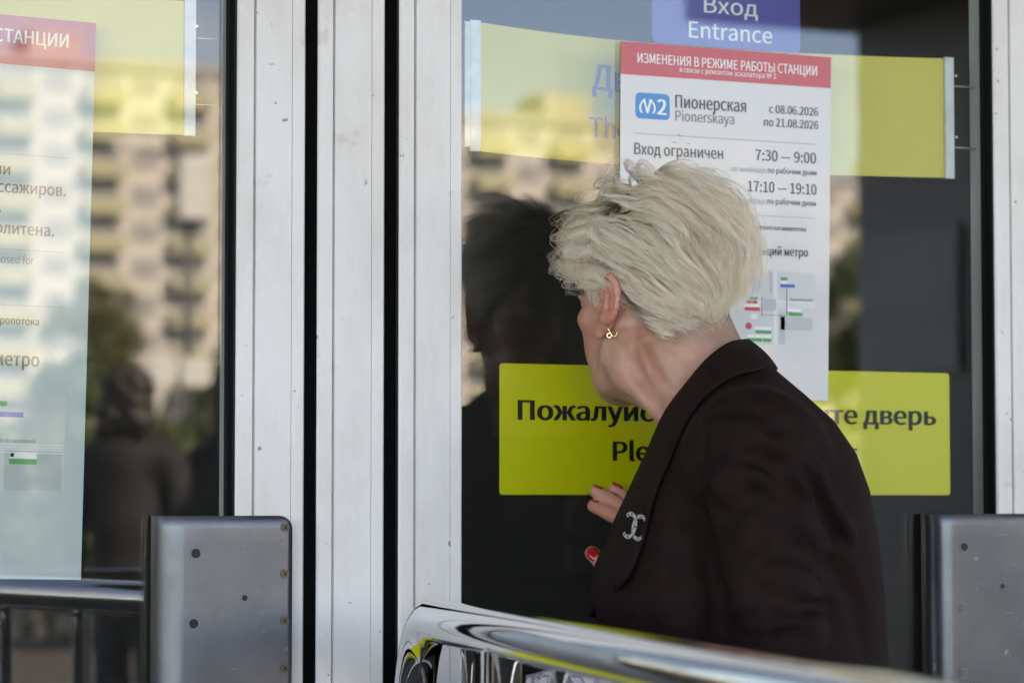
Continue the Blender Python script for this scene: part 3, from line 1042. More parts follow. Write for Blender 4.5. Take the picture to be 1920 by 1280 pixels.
# ------------------------------------------------------------------ people: implicit surfaces meshed at fine resolution
class Vol:
    def __init__(self, lo, hi, h):
        self.lo, self.h = np.array(lo, float), h
        self.n = np.ceil((np.array(hi) - self.lo) / h).astype(int) + 1
        self.ax = [self.lo[i] + h * np.arange(self.n[i]) for i in range(3)]
        self.d = np.full(self.n, 0.05, np.float32)

    def region(self, lo, hi, m):
        sl = []
        for i in range(3):
            a = int(np.clip(math.floor((lo[i] - m - self.lo[i]) / self.h), 0, self.n[i]))
            b = int(np.clip(math.ceil((hi[i] + m - self.lo[i]) / self.h) + 1, 0, self.n[i]))
            if b <= a:
                return None
            sl.append(slice(a, b))
        X = self.ax[0][sl[0]][:, None, None]
        Y = self.ax[1][sl[1]][None, :, None]
        Z = self.ax[2][sl[2]][None, None, :]
        return tuple(sl), X, Y, Z

    def put(self, fn, lo, hi, k, mode='add'):
        rg = self.region(lo, hi, k + 3 * self.h + (0.012 if mode == 'add' else 0.004))
        if rg is None:
            return
        sl, X, Y, Z = rg
        e = fn(X, Y, Z)
        a = self.d[sl]
        if mode == 'add':
            h = np.clip(0.5 + 0.5 * (e - a) / k, 0, 1)
            self.d[sl] = e * (1 - h) + a * h - k * h * (1 - h)
        elif mode == 'cut':
            e = -e
            h = np.clip(0.5 - 0.5 * (e - a) / k, 0, 1)
            self.d[sl] = e * (1 - h) + a * h + k * h * (1 - h)
        else:                                   # 'off': push the surface by the returned amount
            self.d[sl] = a + e

    def ell(self, c, r, k=0.01, M3=None, mode='add'):
        c = np.array(c, float)
        r = np.array(r, float)
        A = np.eye(3) if M3 is None else np.array(M3, float)      # columns: the ellipsoid's axes
        ext = np.sqrt(((A * r) ** 2).sum(1))

        def fn(X, Y, Z):
            dx, dy, dz = X - c[0], Y - c[1], Z - c[2]
            q0 = q1 = 0
            for j in range(3):
                t = (dx * A[0, j] + dy * A[1, j] + dz * A[2, j]) / r[j]
                q0 = q0 + t * t
                q1 = q1 + (t / r[j]) ** 2
            k0 = np.sqrt(q0) + 1e-9
            k1 = np.sqrt(q1) + 1e-9
            return k0 * (k0 - 1.0) / k1
        self.put(fn, c - ext, c + ext, k, mode)

    def cap(self, a, b, ra, rb, k=0.01, mode='add'):
        a = np.array(a, float)
        b = np.array(b, float)
        ab = b - a
        L = float(ab @ ab) + 1e-12
        m = max(ra, rb)

        def fn(X, Y, Z):
            t = np.clip(((X - a[0]) * ab[0] + (Y - a[1]) * ab[1] + (Z - a[2]) * ab[2]) / L, 0, 1)
            return np.sqrt((X - a[0] - t * ab[0]) ** 2 + (Y - a[1] - t * ab[1]) ** 2 + (Z - a[2] - t * ab[2]) ** 2) - (ra + (rb - ra) * t)
        self.put(fn, np.minimum(a, b) - m, np.maximum(a, b) + m, k, mode)

    def chain(self, pts, rads, k=0.006, mode='add'):
        for i in range(len(pts) - 1):
            self.cap(pts[i], pts[i + 1], rads[i], rads[i + 1], k, mode)

    def fold(self, pts, width, depth):
        """a crease (depth > 0) or a ridge (depth < 0) along a polyline"""
        P = [np.array(p, float) for p in pts]
        lo = np.min(P, 0)
        hi = np.max(P, 0)

        def fn(X, Y, Z):
            best = None
            for a, b in zip(P[:-1], P[1:]):
                ab = b - a
                t = np.clip(((X - a[0]) * ab[0] + (Y - a[1]) * ab[1] + (Z - a[2]) * ab[2]) / (ab @ ab), 0, 1)
                q = (X - a[0] - t * ab[0]) ** 2 + (Y - a[1] - t * ab[1]) ** 2 + (Z - a[2] - t * ab[2]) ** 2
                best = q if best is None else np.minimum(best, q)
            return 2.5 * depth * np.exp(-best / width ** 2)
        self.put(fn, lo, hi, width * 2.2, 'off')

    def mesh(self):
        g = openvdb.FloatGrid(0.05)
        g.copyFromArray(np.ascontiguousarray(self.d))
        r = g.convertToPolygons(isovalue=0.0, adaptivity=0.0)
        pts, tris, quads = r
        V = self.lo + np.asarray(pts, float) * self.h
        F = [tuple(int(i) for i in q) for q in quads] + [tuple(int(i) for i in q) for q in tris]
        if F:
            q = np.array([f[:3] for f in F])
            vol = np.einsum('ij,ij->i', V[q[:, 0]], np.cross(V[q[:, 1]], V[q[:, 2]])).sum()
            if vol < 0:
                F = [f[::-1] for f in F]
        return V, F


def smooth_mesh(name, VF_list, mat, parent, xform=None):
    V, F = [], []
    for v, f in VF_list:
        b = len(V)
        V += [tuple(p) for p in v]
        F += [tuple(i + b for i in q) for q in f]
    return mesh_obj(name, V, F, mat, parent, smooth=True)


# the woman stands in her own frame: x to the side, y away from the railing side, z up
R0, D0 = 0.162, 3.12
woman = empty('person', rd(R0, D0, 0), -YAW)
tag(woman, 'woman with short silver-blonde hair in a dark jacket peering through the glass door', 'person')


DS = 0.042


def L(px, py, d):
    """surveyed photograph point and distance -> the woman's frame"""
    d = d + DS
    return np.array([(px - 960) / 5400 * d - R0, d - D0, 1.2 + (935 - py) / 5400 * d])


# ---- head frame: +x her right, +y where the face points, +z up, origin between the ears
AL = R(54)
Fh = np.array([-math.cos(AL), math.sin(AL), 0.0])
Rh = np.array([math.sin(AL), math.cos(AL), 0.0])
tilt = R(-2)                                     # chin slightly raised
Fh2 = Fh * math.cos(tilt) - np.array([0, 0, 1.0]) * math.sin(tilt)
Uh = np.cross(Rh, Fh2)
HO = np.array([(0.160) * (D0 + DS) / D0 - R0, DS, 1.2 + 0.205 * (D0 + DS) / D0])
HM = np.stack([Rh, Fh2, Uh], 1)                  # head -> woman


def H2W(p):
    return HO + np.asarray(p, float) @ HM.T


M['skin'] = None
m, t, o = new_mat('skin')
p = N(t, 'ShaderNodeBsdfPrincipled')
p.inputs['Roughness'].default_value = 0.48
p.inputs['Specular IOR Level'].default_value = 0.4
p.inputs['Subsurface Weight'].default_value = 0.35
p.inputs['Subsurface Radius'].default_value = (0.010, 0.0035, 0.0018)
p.inputs['Subsurface Scale'].default_value = 0.6
tcn = N(t, 'ShaderNodeTexCoord')
n1 = N(t, 'ShaderNodeTexNoise', Scale=22.0, Detail=6.0, Roughness=0.6)
n2 = N(t, 'ShaderNodeTexNoise', Scale=420.0, Detail=3.0, Roughness=0.6)
t.links.new(tcn.outputs['Object'], n1.inputs['Vector'])
t.links.new(tcn.outputs['Object'], n2.inputs['Vector'])
cr = N(t, 'ShaderNodeValToRGB')
cr.color_ramp.elements[0].position = 0.38
cr.color_ramp.elements[0].color = (0.43, 0.205, 0.140, 1)
cr.color_ramp.elements[1].position = 0.62
cr.color_ramp.elements[1].color = (0.52, 0.300, 0.215, 1)
t.links.new(n1.outputs['Fac'], cr.inputs['Fac'])
at1 = N(t, 'ShaderNodeAttribute', attribute_name='blush')
mxb = N(t, 'ShaderNodeMix', data_type='RGBA')
mxb.inputs[7].default_value = (0.58, 0.17, 0.125, 1)
t.links.new(at1.outputs['Fac'], mxb.inputs[0])
t.links.new(cr.outputs['Color'], mxb.inputs[6])
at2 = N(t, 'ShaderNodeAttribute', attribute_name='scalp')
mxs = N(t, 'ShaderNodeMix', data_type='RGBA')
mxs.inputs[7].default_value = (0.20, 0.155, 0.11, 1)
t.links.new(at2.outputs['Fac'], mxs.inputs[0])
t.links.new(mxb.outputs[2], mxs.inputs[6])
t.links.new(mxs.outputs[2], p.inputs['Base Color'])
n3 = N(t, 'ShaderNodeTexNoise', Scale=75.0, Detail=5.0, Roughness=0.65)
t.links.new(tcn.outputs['Object'], n3.inputs['Vector'])
bp0 = N(t, 'ShaderNodeBump', Strength=0.42, Distance=0.0020)
t.links.new(n3.outputs['Fac'], bp0.inputs['Height'])
bp = N(t, 'ShaderNodeBump', Strength=0.30, Distance=0.0006)
t.links.new(bp0.outputs[0], bp.inputs['Normal'])
t.links.new(n2.outputs['Fac'], bp.inputs['Height'])
t.links.new(bp.outputs[0], p.inputs['Normal'])
t.links.new(p.outputs[0], o.inputs[0])
M['skin'] = m

M['jacket'] = pmat('dark_brown_linen', (0.0130, 0.0061, 0.0052), 0.75, var=0.25, vscale=40, bump=0.5, bscale=650, bdist=0.0009, spec=0.10)
M['trousers'] = pmat('dark_trousers', (0.02, 0.02, 0.024), 0.8, var=0.1, vscale=30)
M['shoe'] = pmat('black_shoe', (0.012, 0.012, 0.012), 0.35)
M['nail'] = pmat('red_nail', (0.42, 0.004, 0.012), 0.18, coat=0.5)
M['gold'] = pmat('gold', (0.83, 0.56, 0.26), 0.18, metal=1.0)
M['silver'] = pmat('silver', (0.13, 0.13, 0.13), 0.22, metal=1.0, bump=0.4, bscale=900, bdist=0.0006)
M['pearl'] = pmat('pearl', (0.22, 0.22, 0.21), 0.2, coat=0.6)
M['stone_dark'] = pmat('dark_stone', (0.01, 0.03, 0.035), 0.05, coat=1.0)

# ------------------------------ head and neck
CR_C, CR_R = np.array([-0.0035, -0.007, 0.040]), np.array([0.0680, 0.084, 0.088])


def head_volume():
    v = Vol((-0.13, -0.17, -0.20), (0.13, 0.14, 0.14), 0.0016)
    v.ell(CR_C, CR_R, 0.01)
    v.ell((0, 0.030, 0.012), (0.060, 0.064, 0.088), 0.02)
    v.ell((0, 0.028, -0.046), (0.048, 0.050, 0.048), 0.02)
    for s in (-1, 1):
        v.chain([(s * 0.061, 0.000, -0.020), (s * 0.054, 0.008, -0.052), (s * 0.034, 0.042, -0.077), (s * 0.012, 0.068, -0.088)], [0.012, 0.013, 0.013, 0.014], 0.018)
        v.ell((s * 0.047, 0.052, -0.012), (0.020, 0.022, 0.015), 0.018)          # cheekbone
        v.ell((s * 0.038, 0.046, -0.044), (0.019, 0.025, 0.024), 0.02)            # cheek
        v.ell((s * 0.028, 0.058, -0.076), (0.012, 0.015, 0.011), 0.012)           # jowl
        v.chain([(s * 0.012, 0.088, 0.030), (s * 0.034, 0.083, 0.034), (s * 0.052, 0.062, 0.030)], [0.009, 0.009, 0.008], 0.012)
        v.ell((s * 0.031, 0.101, 0.010), (0.016, 0.012, 0.010), 0.008, mode='cut')
        v.ell((s * 0.031, 0.082, 0.009), (0.0125, 0.0125, 0.0125), 0.003)
        v.cap((s * 0.018, 0.0915, 0.016), (s * 0.044, 0.085, 0.014), 0.0035, 0.003, 0.003)
        v.ell((s * 0.012, 0.092, -0.027), (0.008, 0.010, 0.008), 0.006)           # nostril wing
    v.chain([(0, 0.086, 0.024), (0, 0.097, 0.000), (0, 0.107, -0.022)], [0.008, 0.009, 0.010], 0.009)
    v.ell((0, 0.078, -0.054), (0.026, 0.014, 0.018), 0.012)
    v.cap((-0.018, 0.085, -0.050), (0.018, 0.085, -0.050), 0.005, 0.005, 0.005)
    v.cap((-0.016, 0.084, -0.060), (0.016, 0.084, -0.060), 0.0055, 0.0055, 0.005)
    v.cap((-0.022, 0.092, -0.055), (0.022, 0.092, -0.055), 0.002, 0.002, 0.003, mode='cut')
    v.ell((0, 0.070, -0.088), (0.018, 0.016, 0.013), 0.014)                       # chin
    # neck, given in the woman's frame
    inv = lambda w: (np.asarray(w) - HO) @ HM
    na, nb = inv(L(1272, 600, 3.115)), inv(L(1352, 775, 3.10))
    v.chain([na, nb, nb + (nb - na) * 0.35], [0.053, 0.055, 0.075], 0.016)
    v.cap((0, 0.038, -0.074), inv(L(1300, 760, 3.09)), 0.022, 0.035, 0.03)        # under the chin to the throat
    for s in (-1, 1):
        q = inv(L(1262, 800, 3.05 if s < 0 else 3.15))
        v.chain([(s * 0.060, -0.020, -0.020), (s * 0.052, -0.010, -0.075), q], [0.012, 0.010, 0.009], 0.022)
    for pa, w_, dp in (([(1196, 640), (1226, 690), (1262, 738)], 0.0075, 0.0042), ([(1215, 640), (1246, 690), (1280, 735)], 0.008, -0.0028),
                      ([(1228, 650), (1275, 672), (1330, 676)], 0.004, 0.0012), ([(1170, 650), (1186, 690), (1212, 728)], 0.006, 0.0035),
                      ([(1250, 640), (1300, 655), (1345, 652)], 0.004, 0.0010)):
        P = []
        for px_, py_ in pa:
            for dd in np.arange(2.95, 3.2, 0.002):
                q = inv(L(px_, py_, dd))
                i_ = ((q - v.lo) / v.h).astype(int)
                if (i_ > 0).all() and (i_ < v.n - 1).all() and v.d[tuple(i_)] < 0.0005:
                    P.append(q)
                    break
        if len(P) > 1:
            v.fold(P, w_, dp / 5.5)
    return v


def ear_mesh():
    v = Vol((-0.030, -0.034, -0.042), (0.030, 0.034, 0.042), 0.0007)
    # ear frame: x outward from the head, y towards the face, z up
    v.ell((0.004, -0.004, 0.002), (0.0035, 0.0135, 0.025), 0.003)
    hel = []
    for k in range(15):
        a = R(20 + 235 * k / 14)
        hel.append((0.0095 - 0.004 * abs(math.cos(a)) + (0.001 if k > 4 else -0.002), 0.0155 * math.cos(a) - 0.004, 0.007 + 0.0235 * math.sin(a) * (1.0 if math.sin(a) > 0 else 0.85)))
    hel = [(0.003, 0.004, 0.004), (0.006, 0.009, 0.010)] + hel
    v.chain(hel, [0.0022] * 2 + [0.0030] * 9 + [0.0026] * 6, 0.0022)
    ant = [(0.008, 0.001, 0.021), (0.0095, -0.0065, 0.012), (0.0105, -0.0085, 0.001), (0.0095, -0.005, -0.009), (0.008, 0.000, -0.0125)]
    v.chain(ant, [0.0020, 0.0026, 0.0028, 0.0026, 0.0024], 0.003)
    v.ell((0.0075, 0.001, -0.002), (0.006, 0.0062, 0.0085), 0.0025, mode='cut')
    v.ell((0.0065, 0.0085, -0.003), (0.0032, 0.0030, 0.0055), 0.003)             # tragus
    v.ell((0.0055, 0.0035, -0.0215), (0.0040, 0.0070, 0.0088), 0.006)            # lobe
    v.chain([(0.007, -0.013, -0.006), (0.006, -0.006, -0.017)], [0.0028, 0.0034], 0.004)
    v.ell((-0.004, 0.002, 0.0), (0.008, 0.009, 0.016), 0.006)                    # root
    return v.mesh()


hv = head_volume()
Vh, Fh_ = hv.mesh()
Ve, Fe = ear_mesh()
tb = R(12)
parts = [(H2W(Vh), Fh_)]
blush_n = [0] * len(Vh)
for s in (-1, 1):
    ang = R(4)                                   # the ear stands off, opening backward
    E_ = Ve * 1.16
    # lean back
    y, z = E_[:, 1] * math.cos(tb) + E_[:, 2] * -math.sin(tb) * 1.0, E_[:, 1] * math.sin(tb) + E_[:, 2] * math.cos(tb)
    x = E_[:, 0]
    xo = x * math.cos(ang) - y * math.sin(ang)
    yo = x * math.sin(ang) * 0.0 + y * math.cos(ang)
    Q = np.stack([s * ((0.0735 if s < 0 else 0.0625) + xo), -0.006 + yo, -0.001 + z], 1)
    F2 = Fe if s > 0 else [f[::-1] for f in Fe]
    parts.append((H2W(Q), F2))
    blush_n += [1] * len(Q)
n_head = len(blush_n)

# ------------------------------ hands and arms (skin)
def hand(fingers, thumb, palm, wrist):
    P = [q for fg in fingers for q in fg[0]] + thumb[0] + palm[0] + wrist[0]
    lo, hi = np.min(P, 0) - 0.04, np.max(P, 0) + 0.04
    v = Vol(lo, hi, 0.0016)
    v.chain(wrist[0], wrist[1], 0.012)
    v.chain(palm[0], palm[1], 0.014)
    v.chain(thumb[0], thumb[1], 0.006)
    tmp = v.d.copy()
    for pts, rads in fingers:
        w = Vol(lo, hi, 0.0016)
        w.chain(pts, rads, 0.003)
        h = np.clip(0.5 + 0.5 * (w.d - tmp) / 0.004, 0, 1)
        tmp = w.d * (1 - h) + tmp * h - 0.004 * h * (1 - h)
    v.d = tmp
    return v.mesh()


# her right hand rests on the glass beyond the lapel
GD = 3.270 - DS
fing = [([L(1152, 917, GD), L(1178, 936, GD - 0.004), L(1206, 962, GD - 0.020), L(1236, 985, GD - 0.030)], [0.0068, 0.0078, 0.0085, 0.0095]),
        ([L(1117, 921, GD - 0.002), L(1147, 938, GD - 0.010), L(1182, 962, GD - 0.026), L(1228, 992, GD - 0.036)], [0.0074, 0.0084, 0.0092, 0.010]),
        ([L(1113, 948, GD - 0.006), L(1144, 962, GD - 0.020), L(1180, 982, GD - 0.034), L(1222, 1008, GD - 0.040)], [0.0074, 0.0084, 0.0092, 0.010]),
        ([L(1196, 925, GD), L(1216, 945, GD - 0.004), L(1236, 965, GD - 0.015), L(1250, 985, GD - 0.026)], [0.006, 0.007, 0.008, 0.009])]
thumb = ([L(1110, 1036, GD - 0.006), L(1132, 1056, GD - 0.014), L(1172, 1062, GD - 0.026), L(1225, 1035, GD - 0.040)], [0.0085, 0.0095, 0.0105, 0.013])
palm = ([L(1228, 995, GD - 0.036), L(1255, 1010, GD - 0.045), L(1262, 1000, GD - 0.040), L(1245, 1028, GD - 0.045)], [0.016, 0.018, 0.016, 0.017])
wrist = ([L(1250, 1010, GD - 0.045), L(1300, 1050, GD - 0.055), L(1340, 1085, GD - 0.060)], [0.022, 0.024, 0.028])
hm = hand(fing, thumb, palm, wrist)
parts.append(hm)
# her left hand holds the bag straps below the railing
b0 = L(1215, 1345, 2.955)
def fl(dx, dz):
    return [b0 + [dx, 0.010, -0.018], b0 + [dx - 0.018, 0.016, -0.040 + dz], b0 + [dx - 0.012, 0.036, -0.062 + dz], b0 + [dx + 0.008, 0.040, -0.050 + dz]]
lf = [(fl(-0.030 + 0.019 * k, 0.002 * k), [0.010, 0.009, 0.0085, 0.0075]) for k in range(4)]
lh = hand(lf, ([b0 + [0.03, -0.012, -0.01], b0 + [0.0, -0.014, -0.034], b0 + [-0.012, 0.0, -0.05]], [0.012, 0.0105, 0.009]),
          ([b0 + [-0.022, 0.0, -0.012], b0 + [0.026, 0.0, -0.012]], [0.016, 0.017]), ([b0 + [0.005, 0, 0], b0 + [0.055, -0.01, 0.035]], [0.022, 0.026]))
parts.append(lh)
def arm_bridge(hand_vf, path, rads):
    """forearm and upper arm inside the sleeve, welded to the hand's wrist end"""
    av, af = tube_vf([tuple(q) for q in path], rads, 10)
    hv_, hf_ = hand_vf
    hv_ = [tuple(q) for q in hv_]
    b_ = len(hv_)
    ring = [np.array(q) for q in av[:10]]
    H_ = np.array(hv_)
    link_f = []
    for k in range(10):
        i1 = int(((H_ - ring[k]) ** 2).sum(1).argmin())
        link_f.append((i1, b_ + k, b_ + (k + 1) % 10))
    return hv_ + [tuple(q) for q in av], [tuple(q) for q in hf_] + [tuple(i + b_ for i in q) for q in af] + link_f, [b_ + len(av) - 10 + k for k in range(10)]


nb_ = L(1372, 800, 3.08)
hv1, hf1, e1 = arm_bridge(hm, [L(1338, 1082, GD - 0.060), L(1350, 1080, 3.222), L(1385, 900, 3.205), L(1392, 850, 3.19), nb_], [0.020, 0.024, 0.026, 0.028, 0.03])
hv2, hf2, e2 = arm_bridge(lh, [b0 + [0.05, -0.01, 0.03], L(1430, 1170, 2.90), L(1420, 900, 2.93), L(1410, 850, 2.96), nb_], [0.022, 0.026, 0.028, 0.03, 0.03])
parts[-2], parts[-1] = (hv1, hf1), (hv2, hf2)
# weld both upper arms to the base of the neck
o1 = sum(len(q[0]) for q in parts[:-2])
o2 = o1 + len(hv1)
HW = np.asarray(parts[0][0])
weld = []
for off_, ee, VV in ((o1, e1, hv1), (o2, e2, hv2)):
    for k in range(10):
        i1 = int(((HW - np.array(VV[ee[k]])) ** 2).sum(1).argmin())
        weld.append((i1, off_ + ee[k], off_ + ee[(k + 1) % 10]))
parts[-1] = (hv2, hf2 + [tuple(i - o2 for i in q) for q in weld])
body = smooth_mesh('body', parts, M['skin'], woman)
nv = len(body.data.vertices)
co = np.empty(nv * 3)
body.data.vertices.foreach_get('co', co)
co = co.reshape(-1, 3)
hc = (co - HO) @ HM


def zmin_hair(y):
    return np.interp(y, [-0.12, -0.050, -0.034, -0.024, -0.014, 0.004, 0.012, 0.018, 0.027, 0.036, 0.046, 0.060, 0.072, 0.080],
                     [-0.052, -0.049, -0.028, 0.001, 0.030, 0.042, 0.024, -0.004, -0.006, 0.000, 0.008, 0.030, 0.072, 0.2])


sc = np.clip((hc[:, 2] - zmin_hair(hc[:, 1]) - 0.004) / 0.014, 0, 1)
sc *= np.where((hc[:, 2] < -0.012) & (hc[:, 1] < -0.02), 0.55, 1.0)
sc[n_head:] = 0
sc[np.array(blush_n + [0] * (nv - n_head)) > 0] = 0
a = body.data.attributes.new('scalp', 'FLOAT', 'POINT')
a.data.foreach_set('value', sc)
bl = np.zeros(nv)
bl[:n_head] = np.array(blush_n) * 0.45
cheek = np.exp(-(((hc[:, 1] - 0.055) / 0.03) ** 2 + ((hc[:, 2] + 0.025) / 0.03) ** 2)) * 0.25
bl[:n_head] += np.where(np.array(blush_n) > 0, 0, cheek[:n_head])
bl[n_head:] = 0.30
a = body.data.attributes.new('blush', 'FLOAT', 'POINT')
a.data.foreach_set('value', bl)


def nail(tip, back, width, up, length):
    """curved lacquered plate on the back of a fingertip"""
    tip, back, up = np.array(tip), np.array(back), np.array(up, float)
    ax = tip - back
    ax /= np.linalg.norm(ax)
    up = up - ax * (up @ ax)
    up /= np.linalg.norm(up)
    sd = np.cross(ax, up)
    V, F = [], []
    n, mseg = 8, 6
    for j in range(n + 1):
        v_ = j / n
        wj = width * (1 - max(0, (v_ - 0.62) / 0.38) ** 2.2 * 0.75) * (1 - max(0, (0.18 - v_) / 0.18) ** 2 * 0.3)
        for i in range(mseg + 1):
            u = -1 + 2 * i / mseg
            V.append(back + ax * (v_ * length) + sd * (u * wj) + up * (0.0016 * (1 - u * u) - 0.0010 * v_ * v_))
    for j in range(n):
        for i in range(mseg):
            q = j * (mseg + 1) + i
            F.append((q, q + 1, q + mseg + 2, q + mseg + 1))
    o = mesh_obj('fingernail', V, F, M['nail'], woman, smooth=True)
    sm = o.modifiers.new('thickness', 'SOLIDIFY')
    sm.thickness = 0.0008
    return o


upn = np.array([0.35, -0.25, 1.0])
f0, f1, f2 = fing[0][0], fing[1][0], fing[2][0]
for fg in (f0, f1, f2):
    ax = (fg[0] - fg[1]) / np.linalg.norm(fg[0] - fg[1])
    u_ = np.array([0.55, -0.35, 0.9])
    u_ = u_ - ax * (u_ @ ax)
    u_ /= np.linalg.norm(u_)
    nail(fg[0] + u_ * 0.006 + ax * 0.006, fg[0] + u_ * 0.0068 - ax * 0.007, 0.0052, u_, 0.0135)
ax = (thumb[0][0] - thumb[0][1]) / np.linalg.norm(thumb[0][0] - thumb[0][1])
nail(thumb[0][0] + np.array([0, -0.0082, 0]) + ax * 0.007, thumb[0][0] + np.array([0, -0.0084, 0]) - ax * 0.008, 0.0066, (0, -1, 0), 0.016)

# ------------------------------ jacket
TZ = [0.80, 0.8475, 0.9356, 1.021, 1.066, 1.1005, 1.129, 1.163, 1.2085, 1.248, 1.282, 1.311, 1.330, 1.346]
TL = [-0.052, -0.055, -0.060, -0.0654, -0.071, -0.0769, -0.0746, -0.0560, -0.0360, -0.016, 0.003, 0.022, 0.042, 0.060]
TR = [0.242, 0.241, 0.239, 0.236, 0.2337, 0.2314, 0.2292, 0.2246, 0.2161, 0.2019, 0.1791, 0.1479, 0.126, 0.108]
TD = [0.185, 0.185, 0.178, 0.165, 0.163, 0.165, 0.170, 0.176, 0.178, 0.172, 0.150, 0.112, 0.080, 0.055]
TY = -0.05 + DS
ks = (3.07 + DS) / 3.07
TZ = [1.2 + (q - 1.2) * ks for q in TZ]
TL = [(q + R0) * ks - R0 for q in TL]
TR = [(q + R0) * ks - R0 for q in TR]


def torso_sdf(X, Y, Z):
    l, r, ay = np.interp(Z, TZ, TL), np.interp(Z, TZ, TR), np.interp(Z, TZ, TD)
    cx, ax_ = (l + r) / 2, (r - l) / 2
    q = (np.abs((X - cx) / ax_) ** 2.3 + np.abs((Y - TY) / ay) ** 2.3) ** (1 / 2.3)
    d = (q - 1) * np.minimum(ax_, ay)
    return np.maximum(np.maximum(d, (TZ[0] - Z)), (Z - TZ[-1]))


jv = Vol((-0.16, -0.36, 0.76), (0.34, 0.24, 1.40), 0.004)
jv.put(torso_sdf, (-0.14, -0.22, 0.78), (0.28, 0.20, 1.37), 0.01)
shL, elL, wrL = L(1415, 852, 2.925), L(1440, 1175, 2.895), L(1262, 1335, 2.93)
jv.cap(shL + [0.0, 0.045, 0.012], shL, 0.050, 0.060, 0.035)
jv.cap(shL, elL, 0.064, 0.056, 0.028)
jv.cap(elL, wrL, 0.055, 0.042, 0.02)
shR = L(1390, 850, 3.215)
jv.cap(shR + [0, -0.04, 0.01], shR, 0.05, 0.055, 0.035)
jv.cap(shR, L(1350, 1080, 3.225), 0.052, 0.046, 0.02)
jv.cap(L(1350, 1080, 3.225), L(1282, 1035, 3.215), 0.044, 0.034, 0.015)


def surf(px, py, lift=0.0):
    """walk along a sight line to the jacket's surface"""
    d = 2.70
    for _ in range(90):
        q = L(px, py, d)
        i = (q - jv.lo) / jv.h
        i = np.clip(i, 0, jv.n - 2)
        a = i.astype(int)
        fr_ = i - a
        c = jv.d[a[0]:a[0] + 2, a[1]:a[1] + 2, a[2]:a[2] + 2]
        val = c
        for k in range(3):
            val = val[0] * (1 - fr_[k]) + val[1] * fr_[k]
        if val < 0.0006:
            break
        d += max(0.0008, float(val) * 0.7)
        if d > 3.30:
            return None
    return L(px, py, d - lift)


def creases(lst):
    for pts, w, dp in lst:
        P = [surf(*q) for q in pts]
        P = [q for q in P if q is not None]
        if len(P) > 1:
            jv.fold(P, w, dp)


creases([
    ([(1437, 850), (1470, 895), (1500, 935)], 0.010, 0.007), ([(1450, 842), (1485, 890), (1515, 925)], 0.010, -0.005),
    ([(1518, 890), (1540, 945), (1575, 1010)], 0.007, 0.009), ([(1532, 885), (1556, 940), (1590, 1000)], 0.009, -0.005),
    ([(1340, 775), (1385, 768), (1425, 778), (1450, 800)], 0.008, 0.006), ([(1335, 790), (1385, 783), (1430, 795)], 0.010, -0.004),
    ([(1400, 858), (1440, 870), (1480, 868)], 0.009, 0.005), ([(1300, 960), (1330, 1060), (1345, 1150)], 0.014, 0.006),
    ([(1285, 1010), (1290, 1100), (1300, 1180)], 0.016, 0.010), ([(1425, 1110), (1490, 1135), (1560, 1140)], 0.010, 0.005),
    ([(1400, 1060), (1450, 1030), (1520, 1040)], 0.012, 0.004), ([(1370, 930), (1400, 990), (1400, 1050)], 0.016, -0.004),
    ([(1560, 1060), (1600, 1120), (1620, 1200)], 0.012, 0.005), ([(1450, 960), (1490, 1020), (1540, 1060)], 0.012, 0.004),
    ([(1440, 1150), (1380, 1170), (1330, 1185)], 0.010, 0.006), ([(1500, 800), (1550, 860), (1590, 930)], 0.014, 0.003),
    ([(1360, 1180), (1420, 1200), (1500, 1190)], 0.010, 0.006), ([(1338, 775), (1318, 840), (1312, 910), (1325, 980)], 0.0045, 0.0028),
    ([(1340, 900), (1375, 880), (1420, 890)], 0.012, -0.003), ([(1360, 960), (1420, 930), (1470, 950)], 0.010, 0.003)])

jk = smooth_mesh('jacket', [jv.mesh()], M['jacket'], woman)

# collar and lapel: one folded strip from the button up round the neck
Apx = [(1112, 1150, None), (1110, 1085, None), (1145, 995, None), (1181, 918, None), (1215, 845, None), (1247, 775, 3.030), (1286, 722, 3.022), (1329, 672, 3.025), (1366, 645, 3.045),
       (1396, 638, 3.085), (1405, 641, 3.130), (1390, 655, 3.170), (1340, 705, 3.180)]
Bpx = [(1115, 1152, None), (1165, 1098, None), (1202, 1020, None), (1224, 935, None), (1257, 855, None), (1292, 782, None), (1330, 736, None), (1374, 706, None), (1420, 694, None),
       (1444, 690, 3.040), (1456, 692, 3.100), (1442, 706, 3.180), (1385, 745, 3.215)]


def edge(lst, lift):
    out_ = []
    for px, py, d in lst:
        q = None
        if d is None:
            q = surf(px, py, lift)
            if q is None:
                q = surf(px + 8, py, lift)
                q = L(px, py, (q[1] + D0) if q is not None else 3.05)
        else:
            q = L(px, py, d)
        out_.append(q)
    return np.array(out_)


def spline(P, n):
    P = np.asarray(P)
    m_ = len(P)
    tt = np.linspace(0, m_ - 1.0001, n)
    res = []
    for u in tt:
        i = int(u)
        f = u - i
        p0, p1, p2, p3 = P[max(i - 1, 0)], P[i], P[min(i + 1, m_ - 1)], P[min(i + 2, m_ - 1)]
        res.append(0.5 * ((2 * p1) + (-p0 + p2) * f + (2 * p0 - 5 * p1 + 4 * p2 - p3) * f * f + (-p0 + 3 * p1 - 3 * p2 + p3) * f ** 3))
    return np.array(res)


